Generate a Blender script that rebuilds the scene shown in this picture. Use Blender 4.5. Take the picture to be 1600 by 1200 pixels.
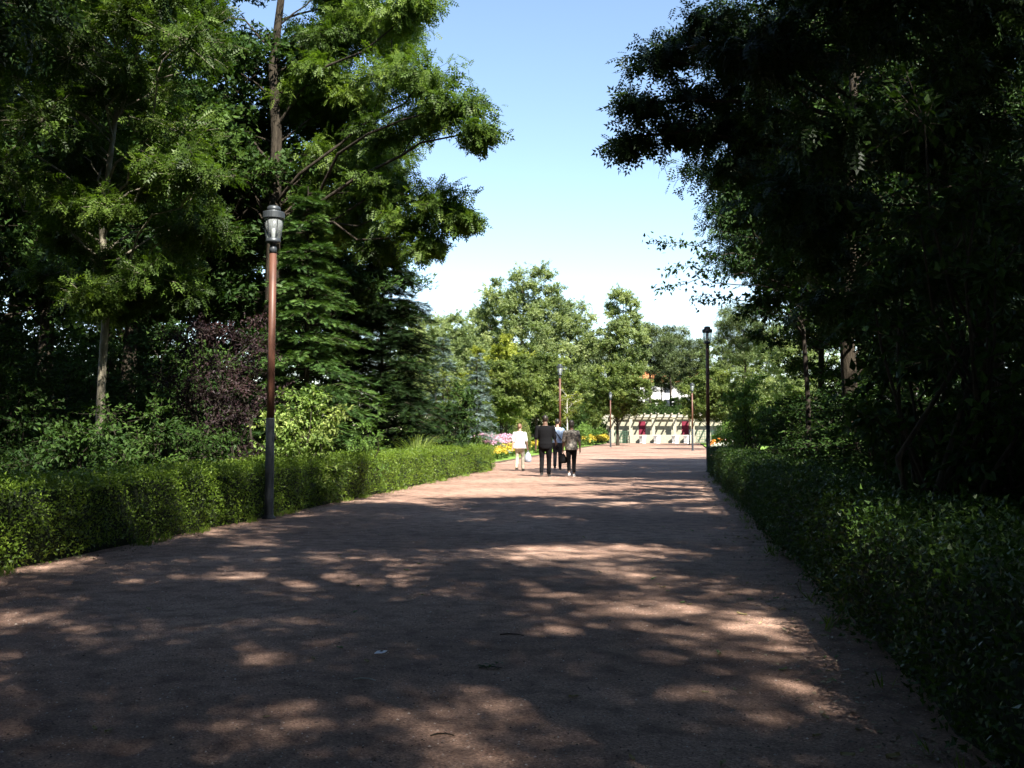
import bpy, bmesh, math, random
import numpy as np
from mathutils import Vector, Matrix, Euler
R = math.radians
for o in list(bpy.data.objects): bpy.data.objects.remove(o, do_unlink=True)
scene = bpy.context.scene
COL = scene.collection

# ------------------------------------------------------------------ camera
CAM_H, YAW, PITCH = 1.35, 8.9, 2.68
cam_d = bpy.data.cameras.new('camera'); cam = bpy.data.objects.new('camera', cam_d); COL.objects.link(cam)
cam.location = (0, 0, CAM_H); cam.rotation_euler = (R(90 + PITCH), 0, R(YAW))
cam_d.sensor_width = 36; cam_d.lens = 36; cam_d.clip_end = 6000; cam_d.clip_start = 0.05
scene.camera = cam

# ------------------------------------------------------------------ sky and sun
SUN_EL, SUN_AZ = 48.0, 145.0           # azimuth clockwise from +Y (the path's direction)
world = bpy.data.worlds.new('World'); scene.world = world; world.use_nodes = True
nt = world.node_tree; nt.nodes.clear()
sky = nt.nodes.new('ShaderNodeTexSky'); sky.sky_type = 'NISHITA'; sky.sun_disc = False
sky.sun_elevation = R(SUN_EL); sky.sun_rotation = R(SUN_AZ); sky.air_density = 1.0; sky.dust_density = 0.3; sky.ozone_density = 1.0
bg = nt.nodes.new('ShaderNodeBackground'); bg.inputs[1].default_value = 0.075
wo = nt.nodes.new('ShaderNodeOutputWorld'); nt.links.new(sky.outputs[0], bg.inputs[0]); nt.links.new(bg.outputs[0], wo.inputs[0])
sun_d = bpy.data.lights.new('sun', 'SUN'); sun_d.energy = 5.0; sun_d.angle = R(0.53); sun_d.color = (1.0, 0.95, 0.86)
sun = bpy.data.objects.new('sun', sun_d); COL.objects.link(sun); sun.location = (20, -30, 40)
to_sun = Vector((math.sin(R(SUN_AZ)) * math.cos(R(SUN_EL)), math.cos(R(SUN_AZ)) * math.cos(R(SUN_EL)), math.sin(R(SUN_EL))))
sun.rotation_euler = to_sun.to_track_quat('Z', 'Y').to_euler()
scene.view_settings.view_transform = 'Standard'; scene.view_settings.look = 'None'
scene.view_settings.exposure = 1.87; scene.view_settings.gamma = 1.0; scene.view_settings.use_curve_mapping = False
scene.render.engine = 'CYCLES'
cy = scene.cycles
cy.use_adaptive_sampling = True; cy.adaptive_threshold = 0.03
cy.max_bounces = 3; cy.diffuse_bounces = 2; cy.glossy_bounces = 2; cy.transmission_bounces = 2; cy.transparent_max_bounces = 6
cy.use_denoising = True; cy.caustics_reflective = False; cy.caustics_refractive = False

# ------------------------------------------------------------------ helpers
CM = Matrix.Translation(cam.location) @ Euler(cam.rotation_euler).to_matrix().to_4x4()
def at(px, py, d):
    """the place seen at photo pixel (px, py), d metres in front of the camera"""
    return CM @ Vector(((px - 800) / 1600 * d, (600 - py) / 1600 * d, -d))
def gp(px, py):
    o = CM.translation; v = at(px, py, 1) - o
    return o + v * (-o.z / v.z)
def gx(px, d):
    """ground point below pixel column px at distance d"""
    p = at(px, 675, d); return Vector((p.x, p.y, 0))

def link(o, parent=None):
    COL.objects.link(o)
    if parent is not None: o.parent = parent
    return o
def tag(o, label=None, cat=None, group=None, kind=None):
    if label: o['label'] = label
    if cat: o['category'] = cat
    if group: o['group'] = group
    if kind: o['kind'] = kind
    return o
def empty(name, loc=(0, 0, 0), rz=0.0, sc=1.0):
    o = bpy.data.objects.new(name, None); link(o); o.location = loc; o.rotation_euler = (0, 0, rz)
    o.scale = (sc, sc, sc) if not hasattr(sc, '__len__') else sc
    o.empty_display_size = 0.2
    return o
def copy_tree(o, parent=None):
    c = o.copy(); COL.objects.link(c); c.parent = parent
    for ch in list(o.children): copy_tree(ch, c)
    return c

def quad_mesh(name, V, tone=None, quads=None, smooth=False):
    """V: (n,4,3) loose quads, or V (n,3) with quads (m,4)"""
    me = bpy.data.meshes.new(name)
    if quads is None:
        n = len(V); vv = V.reshape(-1, 3); idx = np.arange(n * 4, dtype=np.int32)
    else:
        vv = V; n = len(quads); idx = np.asarray(quads, dtype=np.int32).reshape(-1)
    me.vertices.add(len(vv)); me.vertices.foreach_set('co', np.ascontiguousarray(vv, dtype=np.float32).ravel())
    me.loops.add(n * 4); me.loops.foreach_set('vertex_index', idx)
    me.polygons.add(n); me.polygons.foreach_set('loop_start', np.arange(0, n * 4, 4, dtype=np.int32))
    if tone is not None:
        a = me.attributes.new('tone', 'FLOAT', 'FACE'); a.data.foreach_set('value', np.asarray(tone, dtype=np.float32))
    me.update(calc_edges=True)
    if smooth: me.polygons.foreach_set('use_smooth', np.ones(n, dtype=bool))
    return me

def tri_mesh(name, V, tone):
    """V: (n,3,3) loose triangles"""
    me = bpy.data.meshes.new(name); n = len(V); vv = V.reshape(-1, 3)
    me.vertices.add(n * 3); me.vertices.foreach_set('co', np.ascontiguousarray(vv, dtype=np.float32).ravel())
    me.loops.add(n * 3); me.loops.foreach_set('vertex_index', np.arange(n * 3, dtype=np.int32))
    me.polygons.add(n); me.polygons.foreach_set('loop_start', np.arange(0, n * 3, 3, dtype=np.int32))
    a = me.attributes.new('tone', 'FLOAT', 'FACE'); a.data.foreach_set('value', np.asarray(tone, dtype=np.float32))
    me.update(calc_edges=True); return me
def to_tri(V, k):
    """one triangle for each leaf blade; folded two-half leaves keep a triangle for each half"""
    if k == 'fold':
        T = np.empty((len(V), 3, 3)); T[0::2] = V[0::2][:, [0, 1, 2]]; T[1::2] = V[1::2][:, [0, 2, 3]]; return T
    m = (V[:, 1] + V[:, 3]) / 2; d = .55 * (V[:, 0] - m)
    return np.stack([V[:, 1] + d, V[:, 2], V[:, 3] + d], 1)

class MB:
    """collects boxes, tubes and lofts into one mesh"""
    def __init__(s): s.v = []; s.f = []
    def add(s, v, f):
        b = len(s.v); s.v += [tuple(p) for p in v]; s.f += [tuple(i + b for i in q) for q in f]; return s
    def box(s, c, d, rz=0.0, bev=0.0):
        x, y, z = d[0] / 2, d[1] / 2, d[2] / 2
        if bev > 0:
            bm = bmesh.new(); bmesh.ops.create_cube(bm, size=1)
            for v in bm.verts: v.co = Vector((v.co.x * d[0], v.co.y * d[1], v.co.z * d[2]))
            bmesh.ops.bevel(bm, geom=bm.edges[:], offset=bev, segments=1, affect='EDGES')
            bm.verts.index_update(); P = [v.co.copy() for v in bm.verts]; F = [[v.index for v in f.verts] for f in bm.faces]; bm.free()
        else:
            P = [Vector((a * x, b * y, e * z)) for a in (-1, 1) for b in (-1, 1) for e in (-1, 1)]
            F = [(0, 1, 3, 2), (4, 6, 7, 5), (0, 4, 5, 1), (2, 3, 7, 6), (0, 2, 6, 4), (1, 5, 7, 3)]
        cr, sr = math.cos(rz), math.sin(rz)
        return s.add([(c[0] + p.x * cr - p.y * sr, c[1] + p.x * sr + p.y * cr, c[2] + p.z) for p in P], F)
    def loft(s, rings, n=16, cap=True):
        """rings: (x, y, z, rx, ry) horizontal ellipses"""
        V = []; F = []
        for (x, y, z, rx, ry) in rings:
            for k in range(n):
                a = 2 * math.pi * k / n; V.append((x + rx * math.cos(a), y + ry * math.sin(a), z))
        for i in range(len(rings) - 1):
            for k in range(n):
                F.append((i * n + k, i * n + (k + 1) % n, (i + 1) * n + (k + 1) % n, (i + 1) * n + k))
        if cap:
            F.append(tuple(range(n))[::-1]); F.append(tuple((len(rings) - 1) * n + k for k in range(n)))
        return s.add(V, F)
    def lathe(s, prof, n=16, c=(0, 0, 0)):
        return s.loft([(c[0], c[1], c[2] + z, r, r) for (r, z) in prof], n)
    def tube(s, pts, rad, n=8, cap=True):
        pts = [Vector(p) for p in pts]; V = []; F = []; ref = None
        for i, p in enumerate(pts):
            t = (pts[min(i + 1, len(pts) - 1)] - pts[max(i - 1, 0)]).normalized()
            if ref is None: ref = Vector((1, 0, 0)) if abs(t.x) < .9 else Vector((0, 1, 0))
            a = t.cross(ref).normalized(); b = t.cross(a).normalized(); ref = -b
            r = rad[i] if hasattr(rad, '__len__') else rad
            for k in range(n):
                w = 2 * math.pi * k / n; V.append(p + a * (r * math.cos(w)) + b * (r * math.sin(w)))
        for i in range(len(pts) - 1):
            for k in range(n):
                F.append((i * n + k, i * n + (k + 1) % n, (i + 1) * n + (k + 1) % n, (i + 1) * n + k))
        if cap:
            F.append(tuple(range(n))[::-1]); F.append(tuple((len(pts) - 1) * n + k for k in range(n)))
        return s.add(V, F)
    def ell(s, c, r, n=14, m=10):
        rings = []
        for i in range(m + 1):
            a = -math.pi / 2 + math.pi * (i + .02) / (m + .04)
            rings.append((c[0], c[1], c[2] + r[2] * math.sin(a), r[0] * math.cos(a) + 1e-4, r[1] * math.cos(a) + 1e-4))
        return s.loft(rings, n)
    def mesh(s, name, smooth=False):
        me = bpy.data.meshes.new(name); me.from_pydata(s.v, [], s.f); me.validate(); me.update()
        bm = bmesh.new(); bm.from_mesh(me); bmesh.ops.recalc_face_normals(bm, faces=bm.faces); bm.to_mesh(me); bm.free()
        if smooth: me.polygons.foreach_set('use_smooth', np.ones(len(me.polygons), dtype=bool))
        return me
    def build(s, name, mat, parent=None, smooth=False):
        me = s.mesh(name, smooth); me.materials.append(mat)
        return link(bpy.data.objects.new(name, me), parent)
def mobj(name, me, mat, parent=None):
    if mat is not None and not me.materials: me.materials.append(mat)
    return link(bpy.data.objects.new(name, me), parent)

# ------------------------------------------------------------------ materials
def new_mat(name):
    m = bpy.data.materials.new(name); m.use_nodes = True; t = m.node_tree; t.nodes.clear()
    out = t.nodes.new('ShaderNodeOutputMaterial'); return m, t, out
def nd(t, typ, **kw):
    n = t.nodes.new(typ)
    for k, v in kw.items(): setattr(n, k, v)
    return n
def ramp(t, stops):
    n = nd(t, 'ShaderNodeValToRGB'); e = n.color_ramp.elements
    while len(e) < len(stops): e.new(0.5)
    for i, (p, c) in enumerate(stops): e[i].position = p; e[i].color = (c[0], c[1], c[2], 1)
    return n
def leaf_mat(name, dark, mid, light, transl=0.35, gloss=0.25, rough=0.5):
    m, t, out = new_mat(name)
    at_ = nd(t, 'ShaderNodeAttribute', attribute_name='tone'); oi = nd(t, 'ShaderNodeObjectInfo')
    ad = nd(t, 'ShaderNodeMath', operation='MULTIPLY_ADD'); t.links.new(oi.outputs['Random'], ad.inputs[0]); ad.inputs[1].default_value = 0.16
    t.links.new(at_.outputs['Fac'], ad.inputs[2])
    rp = ramp(t, [(0.05, dark), (0.5, mid), (1.0, light)]); t.links.new(ad.outputs[0], rp.inputs[0])
    p = nd(t, 'ShaderNodeBsdfPrincipled'); p.inputs['Roughness'].default_value = rough
    p.inputs['Specular IOR Level'].default_value = gloss; t.links.new(rp.outputs[0], p.inputs['Base Color'])
    tr = nd(t, 'ShaderNodeBsdfTranslucent')
    mx = nd(t, 'ShaderNodeMix', data_type='RGBA', blend_type='MULTIPLY'); mx.inputs[0].default_value = 1
    t.links.new(rp.outputs[0], mx.inputs[6]); mx.inputs[7].default_value = (1.15, 1.25, 0.45, 1)
    t.links.new(mx.outputs[2], tr.inputs[0])
    ms = nd(t, 'ShaderNodeMixShader'); ms.inputs[0].default_value = transl
    t.links.new(p.outputs[0], ms.inputs[1]); t.links.new(tr.outputs[0], ms.inputs[2]); t.links.new(ms.outputs[0], out.inputs[0])
    return m
def noise_mat(name, c1, c2, scale=8.0, rough=0.8, bump=0.3, detail=6, spec=0.3, c3=None, dist=0.02, stretch=(1, 1, 1), metal=0.0):
    m, t, out = new_mat(name)
    tc = nd(t, 'ShaderNodeTexCoord'); mp = nd(t, 'ShaderNodeMapping'); mp.inputs['Scale'].default_value = stretch
    t.links.new(tc.outputs['Object'], mp.inputs[0])
    n = nd(t, 'ShaderNodeTexNoise'); n.inputs['Scale'].default_value = scale; n.inputs['Detail'].default_value = detail; n.inputs['Roughness'].default_value = .65
    t.links.new(mp.outputs[0], n.inputs[0])
    rp = ramp(t, [(0.3, c1), (0.7, c2)] if c3 is None else [(0.3, c1), (0.5, c2), (0.7, c3)]); t.links.new(n.outputs[0], rp.inputs[0])
    p = nd(t, 'ShaderNodeBsdfPrincipled'); p.inputs['Roughness'].default_value = rough; p.inputs['Specular IOR Level'].default_value = spec; p.inputs['Metallic'].default_value = metal
    t.links.new(rp.outputs[0], p.inputs['Base Color'])
    if bump:
        b = nd(t, 'ShaderNodeBump'); b.inputs['Strength'].default_value = bump; b.inputs['Distance'].default_value = dist
        t.links.new(n.outputs[0], b.inputs['Height']); t.links.new(b.outputs[0], p.inputs['Normal'])
    t.links.new(p.outputs[0], out.inputs[0])
    return m
def gravel_mat():
    m, t, out = new_mat('red_gravel')
    tc = nd(t, 'ShaderNodeTexCoord')
    big = nd(t, 'ShaderNodeTexNoise'); big.inputs['Scale'].default_value = 0.35; big.inputs['Detail'].default_value = 5
    med = nd(t, 'ShaderNodeTexNoise'); med.inputs['Scale'].default_value = 5; med.inputs['Detail'].default_value = 6
    vor = nd(t, 'ShaderNodeTexVoronoi'); vor.inputs['Scale'].default_value = 110; vor.inputs['Randomness'].default_value = 1
    fine = nd(t, 'ShaderNodeTexNoise'); fine.inputs['Scale'].default_value = 70; fine.inputs['Detail'].default_value = 4
    for n in (big, med, vor, fine): t.links.new(tc.outputs['Object'], n.inputs[0])
    base = ramp(t, [(0.32, (0.19, 0.122, 0.092)), (0.5, (0.275, 0.178, 0.134)), (0.68, (0.35, 0.240, 0.184))]); t.links.new(big.outputs[0], base.inputs[0])
    sp = nd(t, 'ShaderNodeSeparateColor'); t.links.new(vor.outputs['Color'], sp.inputs[0])
    st = ramp(t, [(0.0, (0.45, 0.42, 0.42)), (0.45, (0.95, 0.93, 0.92)), (0.8, (1.1, 1.05, 1.0)), (1.0, (1.6, 1.6, 1.55))]); t.links.new(sp.outputs[0], st.inputs[0])
    m1 = nd(t, 'ShaderNodeMix', data_type='RGBA', blend_type='MULTIPLY'); m1.inputs[0].default_value = .8
    t.links.new(base.outputs[0], m1.inputs[6]); t.links.new(st.outputs[0], m1.inputs[7])
    dp = ramp(t, [(0.33, (0.62, 0.60, 0.60)), (0.52, (1, 1, 1)), (0.72, (1.2, 1.18, 1.15))]); t.links.new(med.outputs[0], dp.inputs[0])
    m2 = nd(t, 'ShaderNodeMix', data_type='RGBA', blend_type='MULTIPLY'); m2.inputs[0].default_value = 1
    t.links.new(m1.outputs[2], m2.inputs[6]); t.links.new(dp.outputs[0], m2.inputs[7])
    p = nd(t, 'ShaderNodeBsdfPrincipled'); p.inputs['Roughness'].default_value = .9; p.inputs['Specular IOR Level'].default_value = .2
    t.links.new(m2.outputs[2], p.inputs['Base Color'])
    ad = nd(t, 'ShaderNodeMath', operation='ADD'); t.links.new(vor.outputs['Distance'], ad.inputs[0]); t.links.new(fine.outputs[0], ad.inputs[1])
    b = nd(t, 'ShaderNodeBump'); b.inputs['Strength'].default_value = .6; b.inputs['Distance'].default_value = .008
    t.links.new(ad.outputs[0], b.inputs['Height']); t.links.new(b.outputs[0], p.inputs['Normal']); t.links.new(p.outputs[0], out.inputs[0])
    return m
def plain(name, c, rough=.6, spec=.4, metal=0.0, var=.12, scale=30, bump=.08):
    c1 = tuple(max(0, x * (1 - var)) for x in c); c2 = tuple(min(1, x * (1 + var)) for x in c)
    return noise_mat(name, c1, c2, scale, rough, bump, 4, spec, None, .004, (1, 1, 1), metal)

M = {}
M['gravel'] = gravel_mat()
M['soil'] = noise_mat('woodland_soil', (0.020, 0.015, 0.010), (0.07, 0.05, 0.033), 3, .95, .6, 8, .1, dist=.05)
M['lawn'] = noise_mat('lawn_grass', (0.10, 0.175, 0.028), (0.17, 0.27, 0.05), 9, .9, .5, 8, .15, dist=.03)
M['edge'] = noise_mat('edging_earth', (0.10, 0.075, 0.05), (0.2, 0.16, 0.12), 12, .95, .5, 6, .1)
M['bark'] = noise_mat('furrowed_bark', (0.016, 0.013, 0.010), (0.065, 0.053, 0.038), 7, .95, 1.0, 8, .1, dist=.05, stretch=(3, 3, .45))
M['bark_pale'] = noise_mat('smooth_pale_bark', (0.13, 0.115, 0.085), (0.30, 0.27, 0.20), 9, .9, .5, 6, .15, dist=.02, stretch=(2, 2, .7))
M['bark_white'] = noise_mat('white_bark', (0.3, 0.28, 0.24), (0.68, 0.66, 0.6), 9, .8, .3, 6, .2, stretch=(1, 1, 2))
M['twig'] = noise_mat('twig_wood', (0.014, 0.011, 0.008), (0.045, 0.035, 0.024), 20, .9, .3)
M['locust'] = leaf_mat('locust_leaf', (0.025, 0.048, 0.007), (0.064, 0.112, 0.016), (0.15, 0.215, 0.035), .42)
M['locust_dk'] = leaf_mat('shade_tinted_locust_leaf', (0.010, 0.024, 0.007), (0.022, 0.05, 0.010), (0.05, 0.09, 0.018), .25)  # darker copy of the locust leaf, shade put into its colour
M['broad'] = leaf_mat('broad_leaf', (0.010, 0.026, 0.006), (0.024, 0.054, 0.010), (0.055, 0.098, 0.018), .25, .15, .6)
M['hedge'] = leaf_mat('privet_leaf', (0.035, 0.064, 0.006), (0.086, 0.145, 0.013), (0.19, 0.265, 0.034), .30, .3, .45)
M['hedge_dk'] = leaf_mat('shade_tinted_privet_leaf', (0.014, 0.034, 0.005), (0.032, 0.068, 0.009), (0.07, 0.12, 0.016), .25, .3, .45)  # privet leaf again, darkened to carry the right hedge's shade in its colour
M['fir'] = leaf_mat('fir_needles', (0.014, 0.036, 0.010), (0.045, 0.095, 0.024), (0.12, 0.20, 0.05), .18, .25)
M['yew'] = leaf_mat('yew_needles', (0.005, 0.011, 0.004), (0.010, 0.022, 0.007), (0.022, 0.044, 0.012), .08, .08, .7)
M['bluefir'] = leaf_mat('blue_spruce_needles', (0.05, 0.08, 0.072), (0.115, 0.16, 0.148), (0.21, 0.275, 0.26), .1, .2)
M['purple'] = leaf_mat('copper_leaf', (0.010, 0.006, 0.008), (0.024, 0.013, 0.016), (0.055, 0.030, 0.030), .22, .2, .55)
M['varieg'] = leaf_mat('pale_shrub_leaf', (0.06, 0.11, 0.02), (0.16, 0.24, 0.05), (0.36, 0.42, 0.13), .35)
M['poplar'] = leaf_mat('poplar_leaf', (0.10, 0.14, 0.055), (0.19, 0.24, 0.095), (0.32, 0.36, 0.155), .4)
M['maple'] = leaf_mat('maple_leaf', (0.045, 0.07, 0.017), (0.105, 0.145, 0.035), (0.20, 0.24, 0.065), .34)
M['golden'] = leaf_mat('golden_leaf', (0.08, 0.105, 0.012), (0.17, 0.20, 0.022), (0.30, 0.32, 0.05), .35)
M['pine'] = leaf_mat('pine_needles', (0.035, 0.055, 0.02), (0.085, 0.115, 0.042), (0.16, 0.20, 0.075), .2)
M['grass_tuft'] = leaf_mat('tuft_grass', (0.10, 0.15, 0.03), (0.2, 0.28, 0.06), (0.36, 0.42, 0.13), .35)
M['bed'] = leaf_mat('bed_leaf', (0.04, 0.085, 0.015), (0.09, 0.17, 0.03), (0.18, 0.27, 0.06), .3)
for k, c in dict(pink=(0.62, 0.36, 0.52), white=(0.78, 0.78, 0.74), yellow=(0.58, 0.45, 0.06), orange=(0.75, 0.27, 0.03), red=(0.5, 0.05, 0.04)).items():
    M['fl_' + k] = leaf_mat('petal_' + k, tuple(x * .6 for x in c), c, tuple(min(1, x * 1.15 + .03) for x in c), .3)

# ------------------------------------------------------------------ leaf templates: (k,4,3), x along the leaf, z its normal
def rhomb(base, d, length, width, n=(0, 0, 1), mid=.45):
    base = np.array(base, float); d = np.array(d, float); d /= np.linalg.norm(d); n = np.array(n, float)
    s = np.cross(n, d); s /= np.linalg.norm(s)
    return np.array([base, base + d * length * mid + s * width / 2, base + d * length, base + d * length * mid - s * width / 2])
def tpl_pinnate():
    q = []
    for i, t in enumerate((.18, .36, .54, .72)):
        z = -.3 * t * t
        for s in (-1, 1):
            q.append(rhomb((t, 0, z), (.45, s * .9, -.28), .32 * (1 - .35 * abs(t - .45)), .15, (0, s * -.3, 1)))
    q.append(rhomb((.76, 0, -.2), (1, 0, -.4), .30, .15))
    return np.array(q)
def tpl_simple():
    # two halves folded along the midrib
    a = np.array([(0, 0, 0), (.35, .27, .05), (1, 0, -.12), (.5, 0, -.02)]); b = np.array([(0, 0, 0), (.5, 0, -.02), (1, 0, -.12), (.35, -.27, .05)])
    return np.array([a, b])
def tpl_leaf1(w=.5): return np.array([rhomb((0, 0, 0), (1, 0, -.1), 1, w)])
def tpl_tuft(k=4, seed=1, w=.42):
    r = np.random.default_rng(seed); q = []
    for i in range(k):
        a = 2 * math.pi * i / k + r.uniform(-.4, .4)
        d = (math.cos(a) * .8 + .4, math.sin(a) * .8, r.uniform(-.35, .35)); nn = r.normal(size=3) * .4 + np.array([0, 0, 1])
        q.append(rhomb(r.normal(size=3) * .12, d, r.uniform(.7, 1), w, nn))
    return np.array(q)
def tpl_spray(k=5):
    # fishbone of needles
    q = [rhomb((0, 0, 0), (1, 0, -.05), 1.0, .09)]
    for i in range(k):
        t = .1 + .75 * i / k
        for s in (-1, 1): q.append(rhomb((t, 0, 0), (.75, s * .75, .05), .36 * (1.1 - .5 * t), .075))
    return np.array(q)
T_PIN, T_SIM, T_L1, T_TUFT, T_SPRAY, T_SPR3 = tpl_pinnate(), tpl_simple(), tpl_leaf1(), tpl_tuft(), tpl_spray(5), tpl_spray(3)

def norm(a): return a / np.maximum(np.linalg.norm(a, axis=-1, keepdims=True), 1e-9)
def place(tpl, P, D, U, S, tone):
    """copies of a leaf template at P, along D, normal near U"""
    D = norm(D); Sd = norm(np.cross(U, D)); N = np.cross(D, Sd)
    F = np.stack([D, Sd, N], axis=1)                       # (n,3,3)
    V = np.einsum('kqa,nab->nkqb', tpl, F) * np.asarray(S)[:, None, None, None] + P[:, None, None, :]
    k = len(tpl)
    return V.reshape(-1, 4, 3), np.repeat(tone, k)

class Plant:
    """wood tubes and leaves gathered for one plant, in its own coordinates"""
    def __init__(s, seed, full=False): s.r = np.random.default_rng(seed); s.wood = MB(); s.L = []; s.T = []; s.full = full
    def twig(s, a, b, r0, r1=None, n=3, sag=0.0, seg=2):
        a = np.asarray(a, float); b = np.asarray(b, float); pts = []
        for i in range(seg + 1):
            t = i / seg; p = a + (b - a) * t; p[2] += sag * 4 * t * (1 - t); pts.append(p)
        s.wood.tube(pts, [r0 + ((r1 if r1 is not None else r0 * .4) - r0) * i / seg for i in range(seg + 1)], n, False)
        return pts
    def limb(s, a, b, r0, r1, n=6, seg=5, bow=.12, wob=.05):
        a = np.asarray(a, float); b = np.asarray(b, float); L = np.linalg.norm(b - a); pts = []
        for i in range(seg + 1):
            t = i / seg; p = a + (b - a) * t
            if 0 < i < seg: p = p + s.r.normal(size=3) * wob * L
            p[2] += bow * L * 4 * t * (1 - t) * .5
            pts.append(p)
        s.wood.tube(pts, [r0 + (r1 - r0) * (i / seg) ** .8 for i in range(seg + 1)], n, False)
        return pts
    def leaves(s, tpl, P, D, U, S, tone):
        v, t = place(tpl, P, D, U, S, tone); s.L.append(v if s.full else to_tri(v, 'fold' if tpl is T_SIM else None)); s.T.append(t)
    def pad(s, c, r, tpl, size, nt=26, ml=11, droop=.35, twig_r=.008, upb=.15, tilt=.55, flat=.62):
        """a bough: twigs fanning from its heart, leaves along each twig"""
        c = np.asarray(c, float); r = np.asarray(r if hasattr(r, '__len__') else (r, r, r * flat), float); g = s.r
        u = norm(g.normal(size=(nt, 3))); u[:, 2] = u[:, 2] * .85 + upb
        e = c + u * r * g.uniform(.55, 1.08, size=(nt, 1)); e[:, 2] -= droop * .3 * r[0] * g.uniform(0, 1, nt)
        if twig_r:
            for k in range(nt): s.twig(c, e[k], twig_r, twig_r * .4, 3, 0, 1)
        t = np.clip(np.linspace(.22, 1, ml)[None, :] + g.normal(size=(nt, ml)) * .05, .1, 1.08)
        P = c + (e - c)[:, None, :] * t[..., None]; P[..., 2] += .24 * r[0] * t * (1 - t)
        tw = norm(e - c)[:, None, :]
        D = tw * .55 + g.normal(size=(nt, ml, 3)) * .6 + np.array([0, 0, -droop])
        U = g.normal(size=(nt, ml, 3)) * tilt + np.array([0, 0, 1.0])
        tone = np.clip(g.normal(.42, .16) + g.normal(size=nt * ml) * .17, 0, 1)
        s.leaves(tpl, P.reshape(-1, 3) + g.normal(size=(nt * ml, 3)) * .04 * r[0], D.reshape(-1, 3), U.reshape(-1, 3), size * g.uniform(.65, 1.2, nt * ml), tone)
    def crown_mesh(s, name): return (quad_mesh if s.full else tri_mesh)(name, np.concatenate(s.L), np.concatenate(s.T))

def finish(pl, name, loc, leafm, barkm, wood='trunk', crown='crown', rz=0, sc=1.0):
    root = empty(name, loc, rz, sc)
    pl.wood.build(wood, barkm, root, True)
    c = mobj(crown, pl.crown_mesh(crown), leafm, root); c['kind'] = 'stuff'
    return root

def tree(name, seed, H, r0, pads, tpl, size, leafm, barkm, loc=(0, 0, 0), lean=(0, 0), nt=26, ml=11, droop=.35, base=.25, slope=.55, tilt=.55, forks=0, wob=.012, sides=9, upb=.15, flat=.62, full=False):
    """pads: (x,y,z,r) in the tree's coordinates; every pad hangs on a limb grown from the trunk"""
    pl = Plant(seed, full); g = pl.r
    n = 10; tp = []
    for i in range(n + 1):
        t = i / n; w = g.normal(size=2) * wob * H * (0 if i == 0 else 1)
        tp.append(np.array([lean[0] * t + w[0] * t, lean[1] * t + w[1] * t, H * t - .08 * (i == 0)]))
    rad = [r0 * (1.28 if i == 0 else (1 - .93 * (i / n) ** 1.15)) for i in range(n + 1)]
    pl.wood.tube(tp, rad, sides, False)
    def on_trunk(z):
        f = min(max(z / H, 0), .98) * n; i = int(f); return tp[i] + (tp[i + 1] - tp[i]) * (f - i), r0 * (1 - .93 * (f / n) ** 1.15)
    ends = []
    for (x, y, z, r) in pads:
        c = np.array([x, y, z]); rr = r if not hasattr(r, '__len__') else r[0]
        hd = math.hypot(x - lean[0] * z / H, y - lean[1] * z / H)
        za = min(max(z - slope * hd - g.uniform(0, .4), base * H), .96 * H)
        a, ra = on_trunk(za)
        # a limb already near is a better place to fork from
        if ends and g.random() < .5:
            k = min(range(len(ends)), key=lambda i: np.linalg.norm(ends[i] - c))
            if np.linalg.norm(ends[k] - c) < .8 * np.linalg.norm(a - c) and ends[k][2] < z + .6: a, ra = ends[k], .35 * ra
        L = np.linalg.norm(c - a); r1 = min(ra * .5, .010 + .0085 * L)
        pts = pl.limb(a, c, r1, max(.008, r1 * .3), 5, 5, .10, .035)
        ends.append(pts[3]); ends.append(pts[5])
        pl.pad(c, r, tpl, size, nt, ml, droop, .007 if size < .5 else .012, upb, tilt, flat)
    return finish(pl, name, loc, leafm, barkm)

def rand_pads(seed, n, ctr, rad, pr, shell=.45, mind=.75, zmin=None):
    g = np.random.default_rng(seed); out = []; tries = 0
    while len(out) < n and tries < n * 60:
        tries += 1
        u = g.normal(size=3); u /= np.linalg.norm(u); q = u * g.uniform(shell, 1)
        p = np.array(ctr) + q * np.array(rad); r = g.uniform(*pr)
        if zmin is not None and p[2] < zmin: continue
        if all(np.linalg.norm(p - o[:3]) > mind * r for o in out): out.append(np.array([*p, r]))
    return [tuple(o) for o in out]

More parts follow.
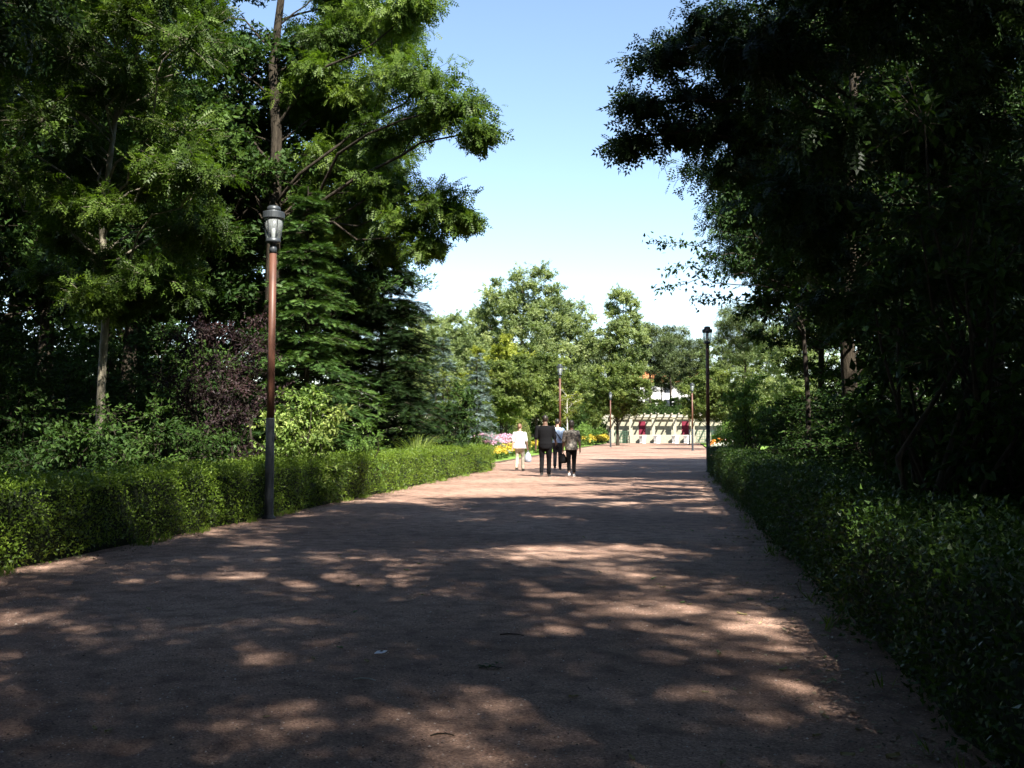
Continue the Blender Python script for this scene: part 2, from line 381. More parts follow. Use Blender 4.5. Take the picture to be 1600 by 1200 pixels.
def conifer(name, seed, H, Rb, loc, leafm, nwh=22, nb=7, z0=.05, tpl=T_SPRAY, size=.16, power=.85, droop=.12, shoots=11, sp=4, rise=.25, r0=None):
    pl = Plant(seed); g = pl.r; r0 = r0 or H * .014
    pl.wood.tube([(0, 0, -.05), (0, 0, H * .5), (0, 0, H)], [r0, r0 * .55, .01], 8, False)
    P = []; D = []; U = []; S = []; T = []
    for w in range(nwh):
        t = z0 + (1 - z0) * (w / nwh) ** 1.0; z = H * t; L0 = Rb * (1 - t) ** power + .12; a0 = g.uniform(0, 6.28)
        for b in range(nb):
            a = a0 + 2 * math.pi * b / nb + g.normal() * .14; L = L0 * g.uniform(.58, 1.22); zz = z + g.normal() * .5 * H / nwh
            d = np.array([math.cos(a), math.sin(a), 0]); sd = np.array([-d[1], d[0], 0])
            def pos(s): return np.array([0, 0, zz]) + d * L * s + np.array([0, 0, L * (rise * s - (rise + droop) * s * s * 1.0)])
            pl.wood.tube([pos(0), pos(.5), pos(1)], [.012 + .008 * L, .008 + .004 * L, .004], 3, False)
            tb = np.clip(g.normal(.42, .15), 0, 1)
            ns = max(3, int(shoots * (.35 + .65 * L / max(Rb, .01))))
            for k in range(ns):
                s0 = .18 + .82 * (k + g.uniform(0, .8)) / ns; s0 = min(s0, 1.0)
                for sg in (-1, 1):
                    ln = L * .34 * (1.15 - s0 * .75) * g.uniform(.7, 1.2)
                    dd = d * .7 + sd * sg * g.uniform(.5, .9) + np.array([0, 0, -.14 + g.normal() * .1]); dd /= np.linalg.norm(dd); p0 = pos(s0)
                    for m in range(sp):
                        f = (m + .3) / sp
                        P.append(p0 + dd * ln * f + np.array([0, 0, -.10 * ln * f * f])); D.append(dd + g.normal(size=3) * .22 + sd * sg * .25 * (m % 2 * 2 - 1)); U.append(np.array([0, 0, 1]) + g.normal(size=3) * .3)
                        S.append(size * g.uniform(.75, 1.25)); T.append(np.clip(tb + g.normal() * .15 + .2 * f, 0, 1))
    pl.leaves(tpl, np.array(P), np.array(D), np.array(U), np.array(S), np.array(T))
    return finish(pl, name, loc, leafm, M['bark'])

def shrub(name, seed, w, d, h, loc, tpl, size, leafm, npad=16, nt=20, ml=9, droop=.2, stems=7, pr=(.3, .5), barkm=None, base=.0, tilt=.7, rz=0, foliage='foliage', skirt=0):
    pl = Plant(seed); g = pl.r
    pads = rand_pads(seed + 5, npad, (0, 0, h * .5 + base), (w / 2 * .85, d / 2 * .85, h * .48), pr, .3, .8, zmin=.12)
    for q in range(skirt):
        a_ = 6.283 * q / skirt + g.normal() * .2; r_ = g.uniform(.26, .46); pads.append((r_ * w * math.cos(a_), r_ * d * math.sin(a_), g.uniform(.08, .34) * h, g.uniform(*pr)))
    st = [np.array([g.uniform(-.2, .2) * w, g.uniform(-.2, .2) * d, 0]) for _ in range(stems)]
    for (x, y, z, r) in pads:
        c = np.array([x, y, min(z, h - r * .45)]); a = st[g.integers(stems)]
        pl.limb(a - np.array([0, 0, .05]), c, .012 + .006 * h, .006, 5, 4, .12, .04)
        pl.pad(c, (r, r, r * .75), tpl, size, nt, ml, droop, .005, .15, tilt)
    return finish(pl, name, loc, leafm, barkm or M['twig'], 'stem', foliage, rz)

def leaf_shell(seed, pts, nrm, size, tpl, jitter=.03, inward=.06, tilt=.8):
    g = np.random.default_rng(seed); n = len(pts)
    P = pts + nrm * (g.uniform(-inward, jitter, n))[:, None] + g.normal(size=(n, 3)) * .012
    U = nrm + g.normal(size=(n, 3)) * tilt; D = g.normal(size=(n, 3)) + np.array([0, 0, .35]) + nrm * .4
    tone = np.clip(g.normal(.45, .2, n), 0, 1)
    return place(tpl, P, D, U, size * g.uniform(.65, 1.25, n), tone)

# ================================================================== SETTING
def sheet(name, pts, z, mat, kind='structure', sub=None):
    me = bpy.data.meshes.new(name); me.from_pydata([(x, y, z) for x, y in pts], [], [tuple(range(len(pts)))]); me.update(); me.materials.append(mat)
    o = link(bpy.data.objects.new(name, me)); o['kind'] = kind; return o
sheet('ground', [(-2500, -2500), (2500, -2500), (2500, 2500), (-2500, 2500)], 0, M['soil'])
rg = np.random.default_rng(3)
def ragged(x, y0, y1, step, amp): return [(x + float(rg.normal()) * amp, float(y)) for y in np.arange(y0, y1, step)]
XL, XR = -6.30, 1.15                        # the path's edges between the hedges
left = ragged(XL - .25, -40, 36.6, .6, .035) + [(-30, 37.0), (-30, 42.6)] + [(-8.6, 42.7), (-8.0, 42.9), (-7.6, 43.6)] + ragged(-7.5, 44, 118, .9, .02)
right = ragged(XR + .22, -40, 34, .6, .03) + [(1.9, 35.5), (2.15, 38)] + [(2.15 + .9 * (y - 38) / 80 + float(rg.normal()) * .02, float(y)) for y in np.arange(39, 119, .9)]
sheet('path', left + [(-8, 121.5), (6, 121.5)] + right[::-1], .004, M['gravel'])
# lawns: raised turf with a cut edge
def turf(name, pts, z0, z1):
    n = len(pts); me = bpy.data.meshes.new(name)
    me.from_pydata([(x, y, z0) for x, y in pts] + [(x, y, z1) for x, y in pts], [], [tuple(range(n, 2 * n))] + [(i, (i + 1) % n, n + (i + 1) % n, n + i) for i in range(n)])
    me.materials.append(M['lawn']); me.materials.append(M['edge'])
    for i, p in enumerate(me.polygons): p.material_index = 0 if i == 0 else 1
    me.update(); o = link(bpy.data.objects.new(name, me)); o['kind'] = 'structure'; return o
turf('lawn_left', [(-40, 42.8), (-9.2, 42.8), (-8.3, 43.05), (-7.75, 43.6), (-7.6, 44.5)] + [(-7.62 + float(rg.normal()) * .02, float(y)) for y in np.arange(46, 119, 2.0)] + [(-7.6, 121), (-40, 121)], -.02, .06)
turf('lawn_right', [(2.3, 39.5)] + [(40, 39.5), (40, 121), (3.2, 121)] + [(2.27 + .9 * (y - 38) / 80 + float(rg.normal()) * .02, float(y)) for y in np.arange(118, 40, -2.0)], -.02, .06)

# loose gravel on the near path
def pebbles(name, n, ylo, yhi, sz, seed, xl=XL - .1, xr=XR + .1):
    g = np.random.default_rng(seed)
    y = ylo + (yhi - ylo) * g.uniform(0, 1, n) ** 1.7; x = g.uniform(xl, xr, n); s = sz * g.uniform(.5, 1.4, n)
    base = np.array([[1, 0, 0], [0, 1, 0], [-1, 0, 0], [0, -1, 0], [0, 0, 1]], float)
    a = g.uniform(0, 6.28, n); ca, sa = np.cos(a), np.sin(a); bx = base[None] * g.uniform(.6, 1.2, (n, 5, 1))
    X = (bx[..., 0] * ca[:, None] - bx[..., 1] * sa[:, None] * .75) * s[:, None] + x[:, None]
    Y = (bx[..., 0] * sa[:, None] + bx[..., 1] * ca[:, None] * .75) * s[:, None] + y[:, None]
    Z = .0042 + np.maximum(0, bx[..., 2]) * s[:, None] * .6
    V = np.stack([X, Y, Z], -1)
    q = np.concatenate([V[:, [0, 1, 4, 4]], V[:, [1, 2, 4, 4]], V[:, [2, 3, 4, 4]], V[:, [3, 0, 4, 4]]])
    # triangles
    tri = np.concatenate([V[:, [0, 1, 4]], V[:, [1, 2, 4]], V[:, [2, 3, 4]], V[:, [3, 0, 4]]]).reshape(-1, 3); m = len(tri) // 3
    me = bpy.data.meshes.new(name); me.vertices.add(len(tri)); me.vertices.foreach_set('co', tri.astype(np.float32).ravel())
    me.loops.add(len(tri)); me.loops.foreach_set('vertex_index', np.arange(len(tri), dtype=np.int32)); me.polygons.add(m); me.polygons.foreach_set('loop_start', np.arange(0, len(tri), 3, dtype=np.int32))
    tone = np.tile(np.clip(g.normal(.45, .25, n), 0, 1), 4); at_ = me.attributes.new('tone', 'FLOAT', 'FACE'); at_.data.foreach_set('value', tone.astype(np.float32)); me.update(calc_edges=True)
    return me
M['pebble'] = leaf_mat('pebble', (0.06, 0.045, 0.04), (0.24, 0.165, 0.135), (0.56, 0.48, 0.42), 0.0, .2, .8)
tag(mobj('loose_gravel', pebbles('loose_gravel', 20000, 3.2, 15, .0072, 4), M['pebble']), 'loose reddish gravel scattered over the near path', 'gravel', kind='stuff')

# ================================================================== HEDGES
def hedge(name, x0, x1, y0, y1, h, seed, size, dens, mat, label, front):
    """a clipped hedge from y0 to y1; front = +1 faces +x, -1 faces -x"""
    g = np.random.default_rng(seed)
    root = empty(name, ((x0 + x1) / 2, (y0 + y1) / 2, 0)); cx, cy_ = (x0 + x1) / 2, (y0 + y1) / 2
    w, l = x1 - x0, y1 - y0; P = []; N = []
    ph = g.uniform(0, 6.28, 8)
    def wav(u, v): return (np.sin(u * 1.3 + ph[0]) + np.sin(u * 2.9 + ph[1]) * .7 + np.sin(u * 5.3 + v * 4 + ph[2]) * .6 + np.sin(v * 6 - u * 1.9 + ph[3]) * .5) / 2.8
    def face(n, f):
        if n <= 0: return
        u = g.uniform(-l / 2, l / 2, n); v = g.uniform(0, 1, n); p, q = f(u, v); P.append(p); N.append(q)
    one = lambda n, v: np.tile(np.array(v, float), (n, 1))
    nside, ntop = int(l * h * dens), int(l * w * dens)
    for s, k in ((1, 1.0 if front > 0 else .35), (-1, 1.0 if front < 0 else .35)):
        face(int(nside * k), lambda u, v: (np.stack([s * (w / 2 - .05 * v ** 6) + s * .085 * wav(u, v * h) - s * .05 * np.clip(.12 - v, 0, 1) * 8, u, .02 + v * (h - .02)], 1), one(len(u), (s, 0, .1))))
    face(ntop, lambda u, v: (np.stack([(v - .5) * w, u, h + .06 * wav(u, v * w) - .06 * np.abs(2 * v - 1) ** 6], 1), one(len(u), (0, 0, 1))))
    for s in (-1, 1):
        n = int(w * h * dens); u = g.uniform(-.5, .5, n) * w; v = g.uniform(0, 1, n)
        P.append(np.stack([u, s * (l / 2 + .03 * np.sin(u * 7 + v * 5)), .02 + v * (h - .02)], 1)); N.append(one(n, (0, s, .1)))
    # straggling shoots above the clipped top
    n = int(l * w * dens * .05); u = g.uniform(-.5, .5, n) * l; v = g.uniform(-.5, .5, n) * w
    P.append(np.stack([v, u, h + .03 + np.abs(g.normal(0, .05, n))], 1)); N.append(one(n, (0, 0, 1)))
    PP = np.concatenate(P); NN = np.concatenate(N)
    gap = np.sin(PP[:, 1] * 3.1 + ph[4]) + np.sin(PP[:, 1] * 7.7 + PP[:, 2] * 9 + ph[5]) + np.sin(PP[:, 2] * 13 - PP[:, 1] * 2.3 + PP[:, 0] * 8 + ph[6])
    keep = (gap > -1.9) | (g.random(len(PP)) < .6); keep &= (PP[:, 2] > .08) | (g.random(len(PP)) < .5); PP = PP[keep]; NN = NN[keep]; gap = gap[keep]
    V, T = leaf_shell(seed + 1, PP, NN, size, T_L1, .045, .12, .75)
    T = np.clip(T + .07 * gap, 0, 1)
    o = mobj('foliage', tri_mesh('foliage', to_tri(V, None), T), mat, root); o['kind'] = 'stuff'
    # twiggy heart
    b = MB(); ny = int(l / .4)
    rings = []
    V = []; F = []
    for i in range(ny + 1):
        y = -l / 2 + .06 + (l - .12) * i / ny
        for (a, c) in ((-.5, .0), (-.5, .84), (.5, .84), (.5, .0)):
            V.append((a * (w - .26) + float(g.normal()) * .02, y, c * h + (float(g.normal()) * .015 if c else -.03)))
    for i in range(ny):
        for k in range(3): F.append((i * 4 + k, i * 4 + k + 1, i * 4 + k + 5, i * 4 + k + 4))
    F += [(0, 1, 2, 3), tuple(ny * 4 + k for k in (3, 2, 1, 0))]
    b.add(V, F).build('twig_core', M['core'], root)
    tag(root, label, 'hedge')
    return root
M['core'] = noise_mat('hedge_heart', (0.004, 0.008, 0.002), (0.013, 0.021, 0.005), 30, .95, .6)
hedge('clipped_hedge', -7.35, XL, 3.0, 13.5, .86, 11, .042, 2300, M['hedge'], 'clipped hedge block in the shade at the left edge, nearest on that side', 1)
hedge('clipped_hedge', -7.35, XL + .04, 13.65, 26.4, .85, 13, .044, 2000, M['hedge'], 'long clipped hedge block behind the nearest left lamp', 1)
hedge('clipped_hedge', -7.30, XL - .02, 26.95, 36.6, .86, 14, .046, 1400, M['hedge'], 'sunlit far hedge block at the left beside the woman in white', 1)
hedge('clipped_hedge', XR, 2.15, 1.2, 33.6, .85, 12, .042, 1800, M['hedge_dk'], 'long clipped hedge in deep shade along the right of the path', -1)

# ================================================================== STREET LAMPS
M['post'] = noise_mat('rust_red_paint', (0.07, 0.030, 0.019), (0.135, 0.056, 0.034), 14, .5, .12, 5, .4, stretch=(1, 1, .25))
M['sleeve'] = plain('slate_grey_paint', (0.022, 0.026, 0.031), .6, .3)
M['lampcap'] = plain('dark_grey_cast_metal', (0.045, 0.052, 0.058), .45, .5, .3)
def clear_plastic():
    m, t, out = new_mat('clear_lamp_plastic')
    p = nd(t, 'ShaderNodeBsdfPrincipled'); p.inputs['Base Color'].default_value = (.42, .45, .45, 1); p.inputs['Roughness'].default_value = .25
    tr = nd(t, 'ShaderNodeBsdfTransparent'); tr.inputs[0].default_value = (.9, .93, .93, 1); ms = nd(t, 'ShaderNodeMixShader')
    n = nd(t, 'ShaderNodeTexNoise'); n.inputs['Scale'].default_value = 9; mr = nd(t, 'ShaderNodeMapRange'); mr.inputs[3].default_value = .5; mr.inputs[4].default_value = .85
    t.links.new(n.outputs[0], mr.inputs[0]); t.links.new(mr.outputs[0], ms.inputs[0])
    t.links.new(p.outputs[0], ms.inputs[1]); t.links.new(tr.outputs[0], ms.inputs[2]); t.links.new(ms.outputs[0], out.inputs[0]); return m
M['lens'] = clear_plastic(); M['bulb'] = plain('frosted_bulb', (0.75, 0.76, 0.74), .3, .5)
def make_lamp():
    root = empty('street_lamp')
    MB().lathe([(.11, -.03), (.11, .03), (.078, .05), (.070, .08), (.067, 1.55), (.060, 1.57)], 16).build('base_sleeve', M['sleeve'], root, True)
    MB().lathe([(.060, 1.56), (.058, 2.8), (.055, 4.16)], 16).build('post', M['post'], root, True)
    MB().lathe([(.058, 4.15), (.058, 4.23), (.05, 4.25), (.05, 4.30), (.115, 4.32), (.118, 4.35), (.112, 4.36), (.112, 4.375), (.10, 4.385)], 16).build('neck', M['lampcap'], root, True)
    g = MB().lathe([(.100, 4.38), (.125, 4.52), (.148, 4.70)], 24); lens = g.build('lantern_glass', M['lens'], root, True)
    MB().lathe([(.02, 4.37), (.035, 4.40), (.035, 4.56), (.048, 4.60), (.05, 4.66), (.03, 4.70)], 12).build('bulb', M['bulb'], lens, True)
    for k in range(6):
        a = 2 * math.pi * k / 6 + .3; c, s = math.cos(a), math.sin(a)
        MB().tube([(.105 * c, .105 * s, 4.37), (.130 * c, .130 * s, 4.52), (.153 * c, .153 * s, 4.71)], .0065, 5).build('rib', M['lampcap'], root)
    h = MB().lathe([(.150, 4.69), (.172, 4.70), (.172, 4.79), (.165, 4.80), (.115, 4.81), (.112, 4.82)], 24).build('hood', M['lampcap'], root)
    MB().lathe([(.113, 4.815), (.100, 4.88), (.07, 4.90), (.02, 4.905)], 20).build('cap', M['lampcap'], h, True)
    return root
lamp0 = make_lamp()
spots = [(gp(420, 811), 'tall rust red street lamp standing against the left hedge, nearest of all'),
         (gp(1107, 738), 'tall dark street lamp in the shade at the end of the right hedge'),
         (gx(875, 53.5), 'rust red street lamp just behind the walking people'),
         (gx(954, 91), 'street lamp with white head near the left end of the pergola'),
         (gx(1082, 74), 'street lamp with rust red post beside the right lawn, nearer of that pair'),
         (gx(1077, 110), 'farthest and smallest street lamp, in front of the right of the pergola')]
for i, (p, lb) in enumerate(spots):
    o = lamp0 if i == 0 else copy_tree(lamp0)
    o.location = (p.x, p.y, 0.0); o.rotation_euler = (0, 0, i * .5)
    if i == 0: o.rotation_euler = (0, R(.3), 0)
    tag(o, lb, 'street lamp', 'street lamps along the path')

# ================================================================== PERGOLA at the end of the path
M['stone'] = noise_mat('cream_render', (0.26, 0.243, 0.18), (0.35, 0.33, 0.25), 2.5, .9, .2, 7, .15)
M['stone2'] = noise_mat('cream_stone', (0.27, 0.252, 0.19), (0.37, 0.35, 0.27), 5, .85, .25, 6, .2)
M['beam'] = noise_mat('pale_concrete_beam', (0.28, 0.265, 0.205), (0.40, 0.38, 0.30), 4, .85, .2)
M['redpanel'] = plain('crimson_banner', (0.15, 0.018, 0.035), .8, .15)
M['whitepot'] = plain('white_painted_block', (0.80, 0.80, 0.77), .6, .3)
M['trellis'] = plain('green_painted_trellis', (0.05, 0.11, 0.06), .6, .3)
PC = gx(1038, 122); PR = -R(YAW) * 0.35
perg = empty('pergola', (PC.x, PC.y, 0), R(2.5)); tag(perg, 'long cream stone pergola with slanting beam shadows closing the far end of the path', 'pergola')
S_ = 122 / 1600.0
def lx(px): return (px - 1038) * S_
MB().box((0, 1.2, 1.55), (lx(1128) - lx(952), .3, 3.1)).build('back_wall', M['stone'], perg)
for px in (957, 986, 1021, 1054, 1082, 1124):
    c = MB().box((lx(px), .0, 1.5), (.40, .40, 3.0), bev=.02).build('pillar', M['stone2'], perg)
    MB().box((lx(px), .0, 3.06), (.54, .54, .12), bev=.015).build('capital', M['stone2'], c)
MB().box((0, .0, 3.22), (lx(1132) - lx(942), .20, .20)).build('front_beam', M['beam'], perg)
MB().box((0, .55, 3.37), (lx(1130) - lx(946), .14, .12)).build('cross_beam', M['beam'], perg)
MB().box((0, 1.2, 3.17), (lx(1134) - lx(944), .46, .14)).build('coping', M['beam'], perg)
for x in np.arange(lx(955), lx(1128), .80):
    MB().box((float(x), -.05, 3.51), (.15, 2.75, .15)).build('rafter', M['beam'], perg)
for px, w_ in ((1004, 13), (1071, 13)):
    MB().box((lx(px), 1.03, 1.75), (w_ * S_ * .8, .04, 1.75)).build('banner', M['redpanel'], perg)
MB().box((lx(1034), -.45, .5), (lx(1084) - lx(984), .3, 1.0), bev=.02).build('low_wall', M['stone2'], perg)
for a, b in ((962, 983), (1088, 1120)):
    tr = MB()
    for i in range(9): tr.box((lx(a) + (lx(b) - lx(a)) * i / 8, -.06, .75), (.05, .05, 1.5))
    for j in range(5): tr.box(((lx(a) + lx(b)) / 2, -.02, .15 + .32 * j), (lx(b) - lx(a), .03, .05))
    tr.build('trellis', M['trellis'], perg)
for i, (px, lb) in enumerate(((1004, 'leftmost white block against the low pergola wall'), (1026, 'second white block from the left against the low pergola wall'), (1054, 'third white block from the left against the low pergola wall'), (1072, 'rightmost white block against the low pergola wall'))):
    p = perg.matrix_basis @ Vector((lx(px), -1.15, 0)) if False else Matrix.Translation(perg.location) @ Matrix.Rotation(R(2.5), 4, 'Z') @ Vector((lx(px), -1.15, 0))
    o = empty('white_planter', p, R(2.5))
    MB().loft([(0, 0, 0, .36, .36), (0, 0, .06, .38, .38), (0, 0, .12, .34, .34), (0, 0, .82, .40, .40), (0, 0, .86, .46, .46), (0, 0, .96, .46, .46)], 4).build('block', M['whitepot'], o)
    MB().loft([(0, 0, .95, .40, .40), (0, 0, .975, .38, .38)], 4).build('rim', M['stone2'], o)
    tag(o, lb, 'planter', 'white blocks along the pergola wall')

# the house beyond
M['hwall'] = plain('white_house_wall', (0.76, 0.75, 0.71), .8, .2, scale=3)
M['htile'] = noise_mat('orange_roof_tile', (0.38, 0.13, 0.05), (0.55, 0.22, 0.09), 6, .8, .4, stretch=(1, 4, 1))
M['hwin'] = plain('dark_window_glass', (0.03, 0.035, 0.045), .15, .6)
HP = gx(1040, 205); hz = 5.0
house = empty('house', (HP.x, HP.y, 0), R(6)); tag(house, 'white house with orange tiled roof glimpsed between the pine trunks', 'house')
MB().box((0, 0, 5.6), (19, 9, 11.2)).build('wall', M['hwall'], house)
rf = MB().add([(-10, -5.2, 11.1), (10, -5.2, 11.1), (10, 5.2, 11.1), (-10, 5.2, 11.1), (-8, 0, 13.6), (8, 0, 13.6)], [(0, 1, 5, 4), (1, 2, 5), (2, 3, 4, 5), (3, 0, 4), (3, 2, 1, 0)]).build('roof', M['htile'], house)
MB().box((4.5, .8, 13.6), (.8, .8, 1.6)).build('chimney', M['hwall'], rf)
for fl in range(4):
    for i in range(5):
        w_ = MB().box((-7.6 + 3.8 * i, -4.47, 1.6 + 2.7 * fl), (1.3, .1, 1.5)).build('window', M['hwin'], house)
        MB().box((-7.6 + 3.8 * i, -4.55, .8 + 2.7 * fl), (1.5, .2, .1)).build('sill', M['hwall'], w_)
# ================================================================== TREES, near left
def loc_pads(base, lst):
    out = []
    for (px, py, d, r) in lst:
        p = at(px, py, d); out.append((p.x - base.x, p.y - base.y, p.z, r))
    return out
def area_pads(seed, base, n, x0, x1, y0, y1, d0, d1, pr, mind=.6, keep=None):
    g = np.random.default_rng(seed); out = []; tr = 0
    while len(out) < n and tr < 4000:
        tr += 1; p = at(g.uniform(x0, x1), g.uniform(y0, y1), g.uniform(d0, d1)); r = g.uniform(*pr)
        if p.z < .5 or (keep and (p.x - keep[0]) ** 2 + (p.y - keep[1]) ** 2 < 2.6 and p.y < keep[1] + .2): continue
        q = np.array([p.x - base.x, p.y - base.y, p.z])
        if all(np.linalg.norm(q - np.array(o[:3])) > mind * r for o in out): out.append((*q, r))
    return out
B1 = gx(424, 27.0); K1 = 27.0 / 20.5
pads1 = area_pads(30, B1, 22, 450, 620, -150, 330, 26.5, 32, (.9, 1.3), .6, (B1.x, B1.y)) + loc_pads(B1, [(x_, y_, d_ * K1, r_ * K1) for x_, y_, d_, r_ in [(660, 120, 19, .95), (715, 165, 18.6, .75), (748, 205, 18.4, .48), (610, 120, 19.8, .9), (560, 150, 21, .9), (600, 210, 20, .85), (655, 190, 19.4, .7),
    (690, 315, 19.4, .75), (720, 345, 19.2, .42), (640, 345, 19.8, .8), (600, 290, 20, .85), (665, 385, 19.6, .5), (560, 310, 20.6, .9), (520, 250, 21, .95), (490, 310, 21.4, .8), (590, 385, 20.4, .6), (540, 360, 21, .7),
    (560, 50, 21, 1.), (620, 30, 20, .9), (655, 5, 19.6, .55), (500, 60, 22, .9), (490, 180, 22, .8), (330, 90, 21.5, .6), (320, 10, 22, .7), (310, 170, 22, .8), (365, 190, 22.6, .6), (330, 260, 22.8, .9), (370, 310, 23, .6), (500, 110, 20.5, .6),
    (520, -50, 21, 1.2), (640, -70, 20, 1.1), (400, -120, 22, 1.1), (340, -70, 21.5, 1.1), (590, -130, 21, 1.2), (480, -170, 21, 1.3), (380, -180, 22, 1.2), (420, -260, 21, 1.2), (540, -250, 20.5, 1.2)]])
tag(tree('locust_tree', 21, 18.5, .25, pads1, T_PIN, .33, M['locust'], M['bark'], B1, lean=(.05, 0), nt=48, ml=14, base=.36, droop=.5, wob=.004),
    'tall locust tree rising behind the nearest left lamp, its drooping boughs reaching right', 'tree')
B2 = gx(157, 18)
pads2 = area_pads(31, B2, 60, -30, 320, -160, 300, 16.2, 20.5, (.65, 1.05)) + area_pads(32, B2, 16, 60, 330, 300, 440, 17, 20.5, (.5, .75)) + area_pads(33, B2, 9, 110, 300, 440, 500, 17.2, 19, (.4, .6))
tag(tree('slender_tree', 22, 12.5, .085, pads2, T_PIN, .26, M['locust'], M['bark_pale'], B2, nt=30, ml=11, base=.3, droop=.35), 'slender pale trunked tree behind the left hedge, crown filling the upper left corner', 'tree')

# conifers on the left
tag(conifer('fir_tree', 41, 7.4, 2.0, gx(478, 25), M['fir'], 26, 9, .10, T_SPRAY, .175, .68, .16, 14, 5), 'sunlit green fir with tiered branches behind the left hedge', 'tree')
tag(conifer('yew_tree', 42, 7.5, 2.7, gx(596, 32.5), M['yew'], 28, 10, .03, T_SPRAY, .27, .58, .06, 15, 4, .40), 'very dark bushy conifer at the right end of the left tree group', 'tree')

# shrubs behind the left hedge
tag(shrub('purple_shrub', 51, 3.0, 2.2, 4.0, gx(340, 20), T_SIM, .075, M['purple'], 34, 24, 10, .25, 8, (.4, .65)), 'tall purple leaved shrub left of the nearest lamp', 'shrub')
tag(shrub('pale_shrub', 52, 1.7, 1.4, 2.15, gx(475, 18.9), T_SIM, .085, M['varieg'], 30, 22, 10, .3, 8, (.32, .5)), 'pale yellow green shrub in the sun right of the nearest lamp', 'shrub')
tag(shrub('rounded_shrub', 53, 1.0, 1.0, 1.75, gx(566, 22), T_L1, .06, M['bed'], 12, 22, 12, .15, 5, (.25, .38)), 'small rounded light green shrub between the pale shrub and the dark conifer', 'shrub')
tag(shrub('glossy_shrub', 54, 2.5, 2.2, 3.2, gx(705, 37), T_SIM, .11, M['broad'], 34, 22, 10, .2, 8, (.4, .6)), 'glossy dark green shrub beside the far end of the left hedge', 'shrub')
tag(shrub('thin_shrub', 55, 1.6, 1.4, 4.0, gx(700, 41), T_SIM, .10, M['maple'], 24, 20, 9, .2, 5, (.35, .5)), 'tall thin olive shrub rising above the glossy shrub', 'shrub')
def grass_tuft(name, seed, n, h, spread, loc, mat, label):
    g = np.random.default_rng(seed); Q = []; T = []
    for i in range(n):
        a = g.uniform(0, 6.28); hh = h * g.uniform(.6, 1.1); sp = spread * g.uniform(.3, 1.1); d = np.array([math.cos(a), math.sin(a), 0]); sd = np.array([-d[1], d[0], 0]) * .009
        p0 = d * g.uniform(0, .15); tt = np.linspace(0, 1, 6); pts = [p0 + d * sp * t ** 1.8 + np.array([0, 0, hh * (t * 1.25 - .45 * t ** 2.6)]) for t in tt]
        for k in range(5):
            w0, w1 = 1 - tt[k] * .9, 1 - tt[k + 1] * .9; Q.append([pts[k] - sd * w0, pts[k] + sd * w0, pts[k + 1] + sd * w1, pts[k + 1] - sd * w1]); T.append(g.uniform(.2, .9))
    root = empty(name, loc); o = mobj('blades', quad_mesh('blades', np.array(Q), np.array(T)), mat, root); o['kind'] = 'stuff'
    MB().lathe([(.16, -.02), (.14, .08), (.04, .14)], 9).build('clump_base', M['twig'], root)
    tag(root, label, 'grass'); return root
grass_tuft('ornamental_grass', 56, 420, 1.5, 1.0, gx(652, 29), M['grass_tuft'], 'tuft of pale arching ornamental grass behind the left hedge')
grass_tuft('ornamental_grass', 57, 320, 1.1, .8, gx(685, 31.5), M['grass_tuft'], 'lower tuft of pale grass just right of the taller arching tuft')

# dim understory on the left
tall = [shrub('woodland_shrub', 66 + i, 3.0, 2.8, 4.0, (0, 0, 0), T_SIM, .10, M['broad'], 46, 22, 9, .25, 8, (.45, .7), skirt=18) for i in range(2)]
tallused = set()
def tall_shrub(i, x, y, w_, h_, rz):
    o = tall[i % 2]
    if i % 2 in tallused: o = copy_tree(o)
    tallused.add(i % 2); o.location = (x, y, 0); o.rotation_euler = (0, 0, rz); o.scale = (w_ / 3.0, w_ / 3.0, h_ / 4.0); return o
us = [(20, 16.5, 3.0, 1.7, 'broad'), (110, 15.6, 2.4, 1.5, 'broad'), (215, 17.4, 2.6, 1.9, 'broad'), (300, 17.5, 2.2, 1.5, 'broad'), (60, 21, 3.2, 3.2, 'broad'), (170, 23, 3.2, 3.4, 'broad'), (270, 24, 3.2, 4.2, 'broad'), (-40, 19, 3, 3.4, 'broad'), (390, 26, 3.2, 4.2, 'broad'), (0, 27, 4, 4.4, 0), (110, 29, 4, 4.6, 0), (220, 31, 4, 4.6, 0), (330, 33, 4, 4.8, 0), (430, 35, 4, 4.6, 0), (520, 38, 4, 4.4, 0), (60, 36, 5, 5, 0), (190, 39, 5, 5, 0), (310, 42, 5, 5, 0), (-60, 31, 5, 5, 0), (600, 42, 4, 3.6, 0), (0, 46, 6, 6.5, 0), (110, 50, 6, 6.5, 0), (230, 54, 6, 6.5, 0), (-90, 42, 6, 6.5, 0), (-20, 34, 4, 5, 0), (45, 31, 4, 4.8, 0)]
proto = None
for i, (px, d, w_, h_, mt) in enumerate(us):
    if i < 3: o = shrub('woodland_shrub', 60 + i, w_, w_ * .8, h_, gx(px, d), T_SIM, .095, M[mt], 24, 20, 9, .25, 7, (.35, .6)); protos = (protos + [o]) if i else [o]
    elif h_ < 3: o = copy_tree(protos[i % 3]); o.location = gx(px, d); o.rotation_euler = (0, 0, i * 1.3); o.scale = (w_ / 2.7, w_ / 2.7, h_ / 1.7)
    else: p = gx(px, d); o = tall_shrub(i, p.x, p.y, w_, h_, i * 1.3)
    lb = {0: 'low dark shrub at the left edge of the photo behind the left hedge', 1: 'low dark shrub just left of the pale slender trunk', 2: 'low dark shrub just right of the pale slender trunk', 3: 'low dark shrub below the purple shrub behind the left hedge'}.get(i)
    tag(o, lb or 'tall dark shrub deep in the shade of the left wood', 'shrub', 'shrubs in the shade behind the left hedge')

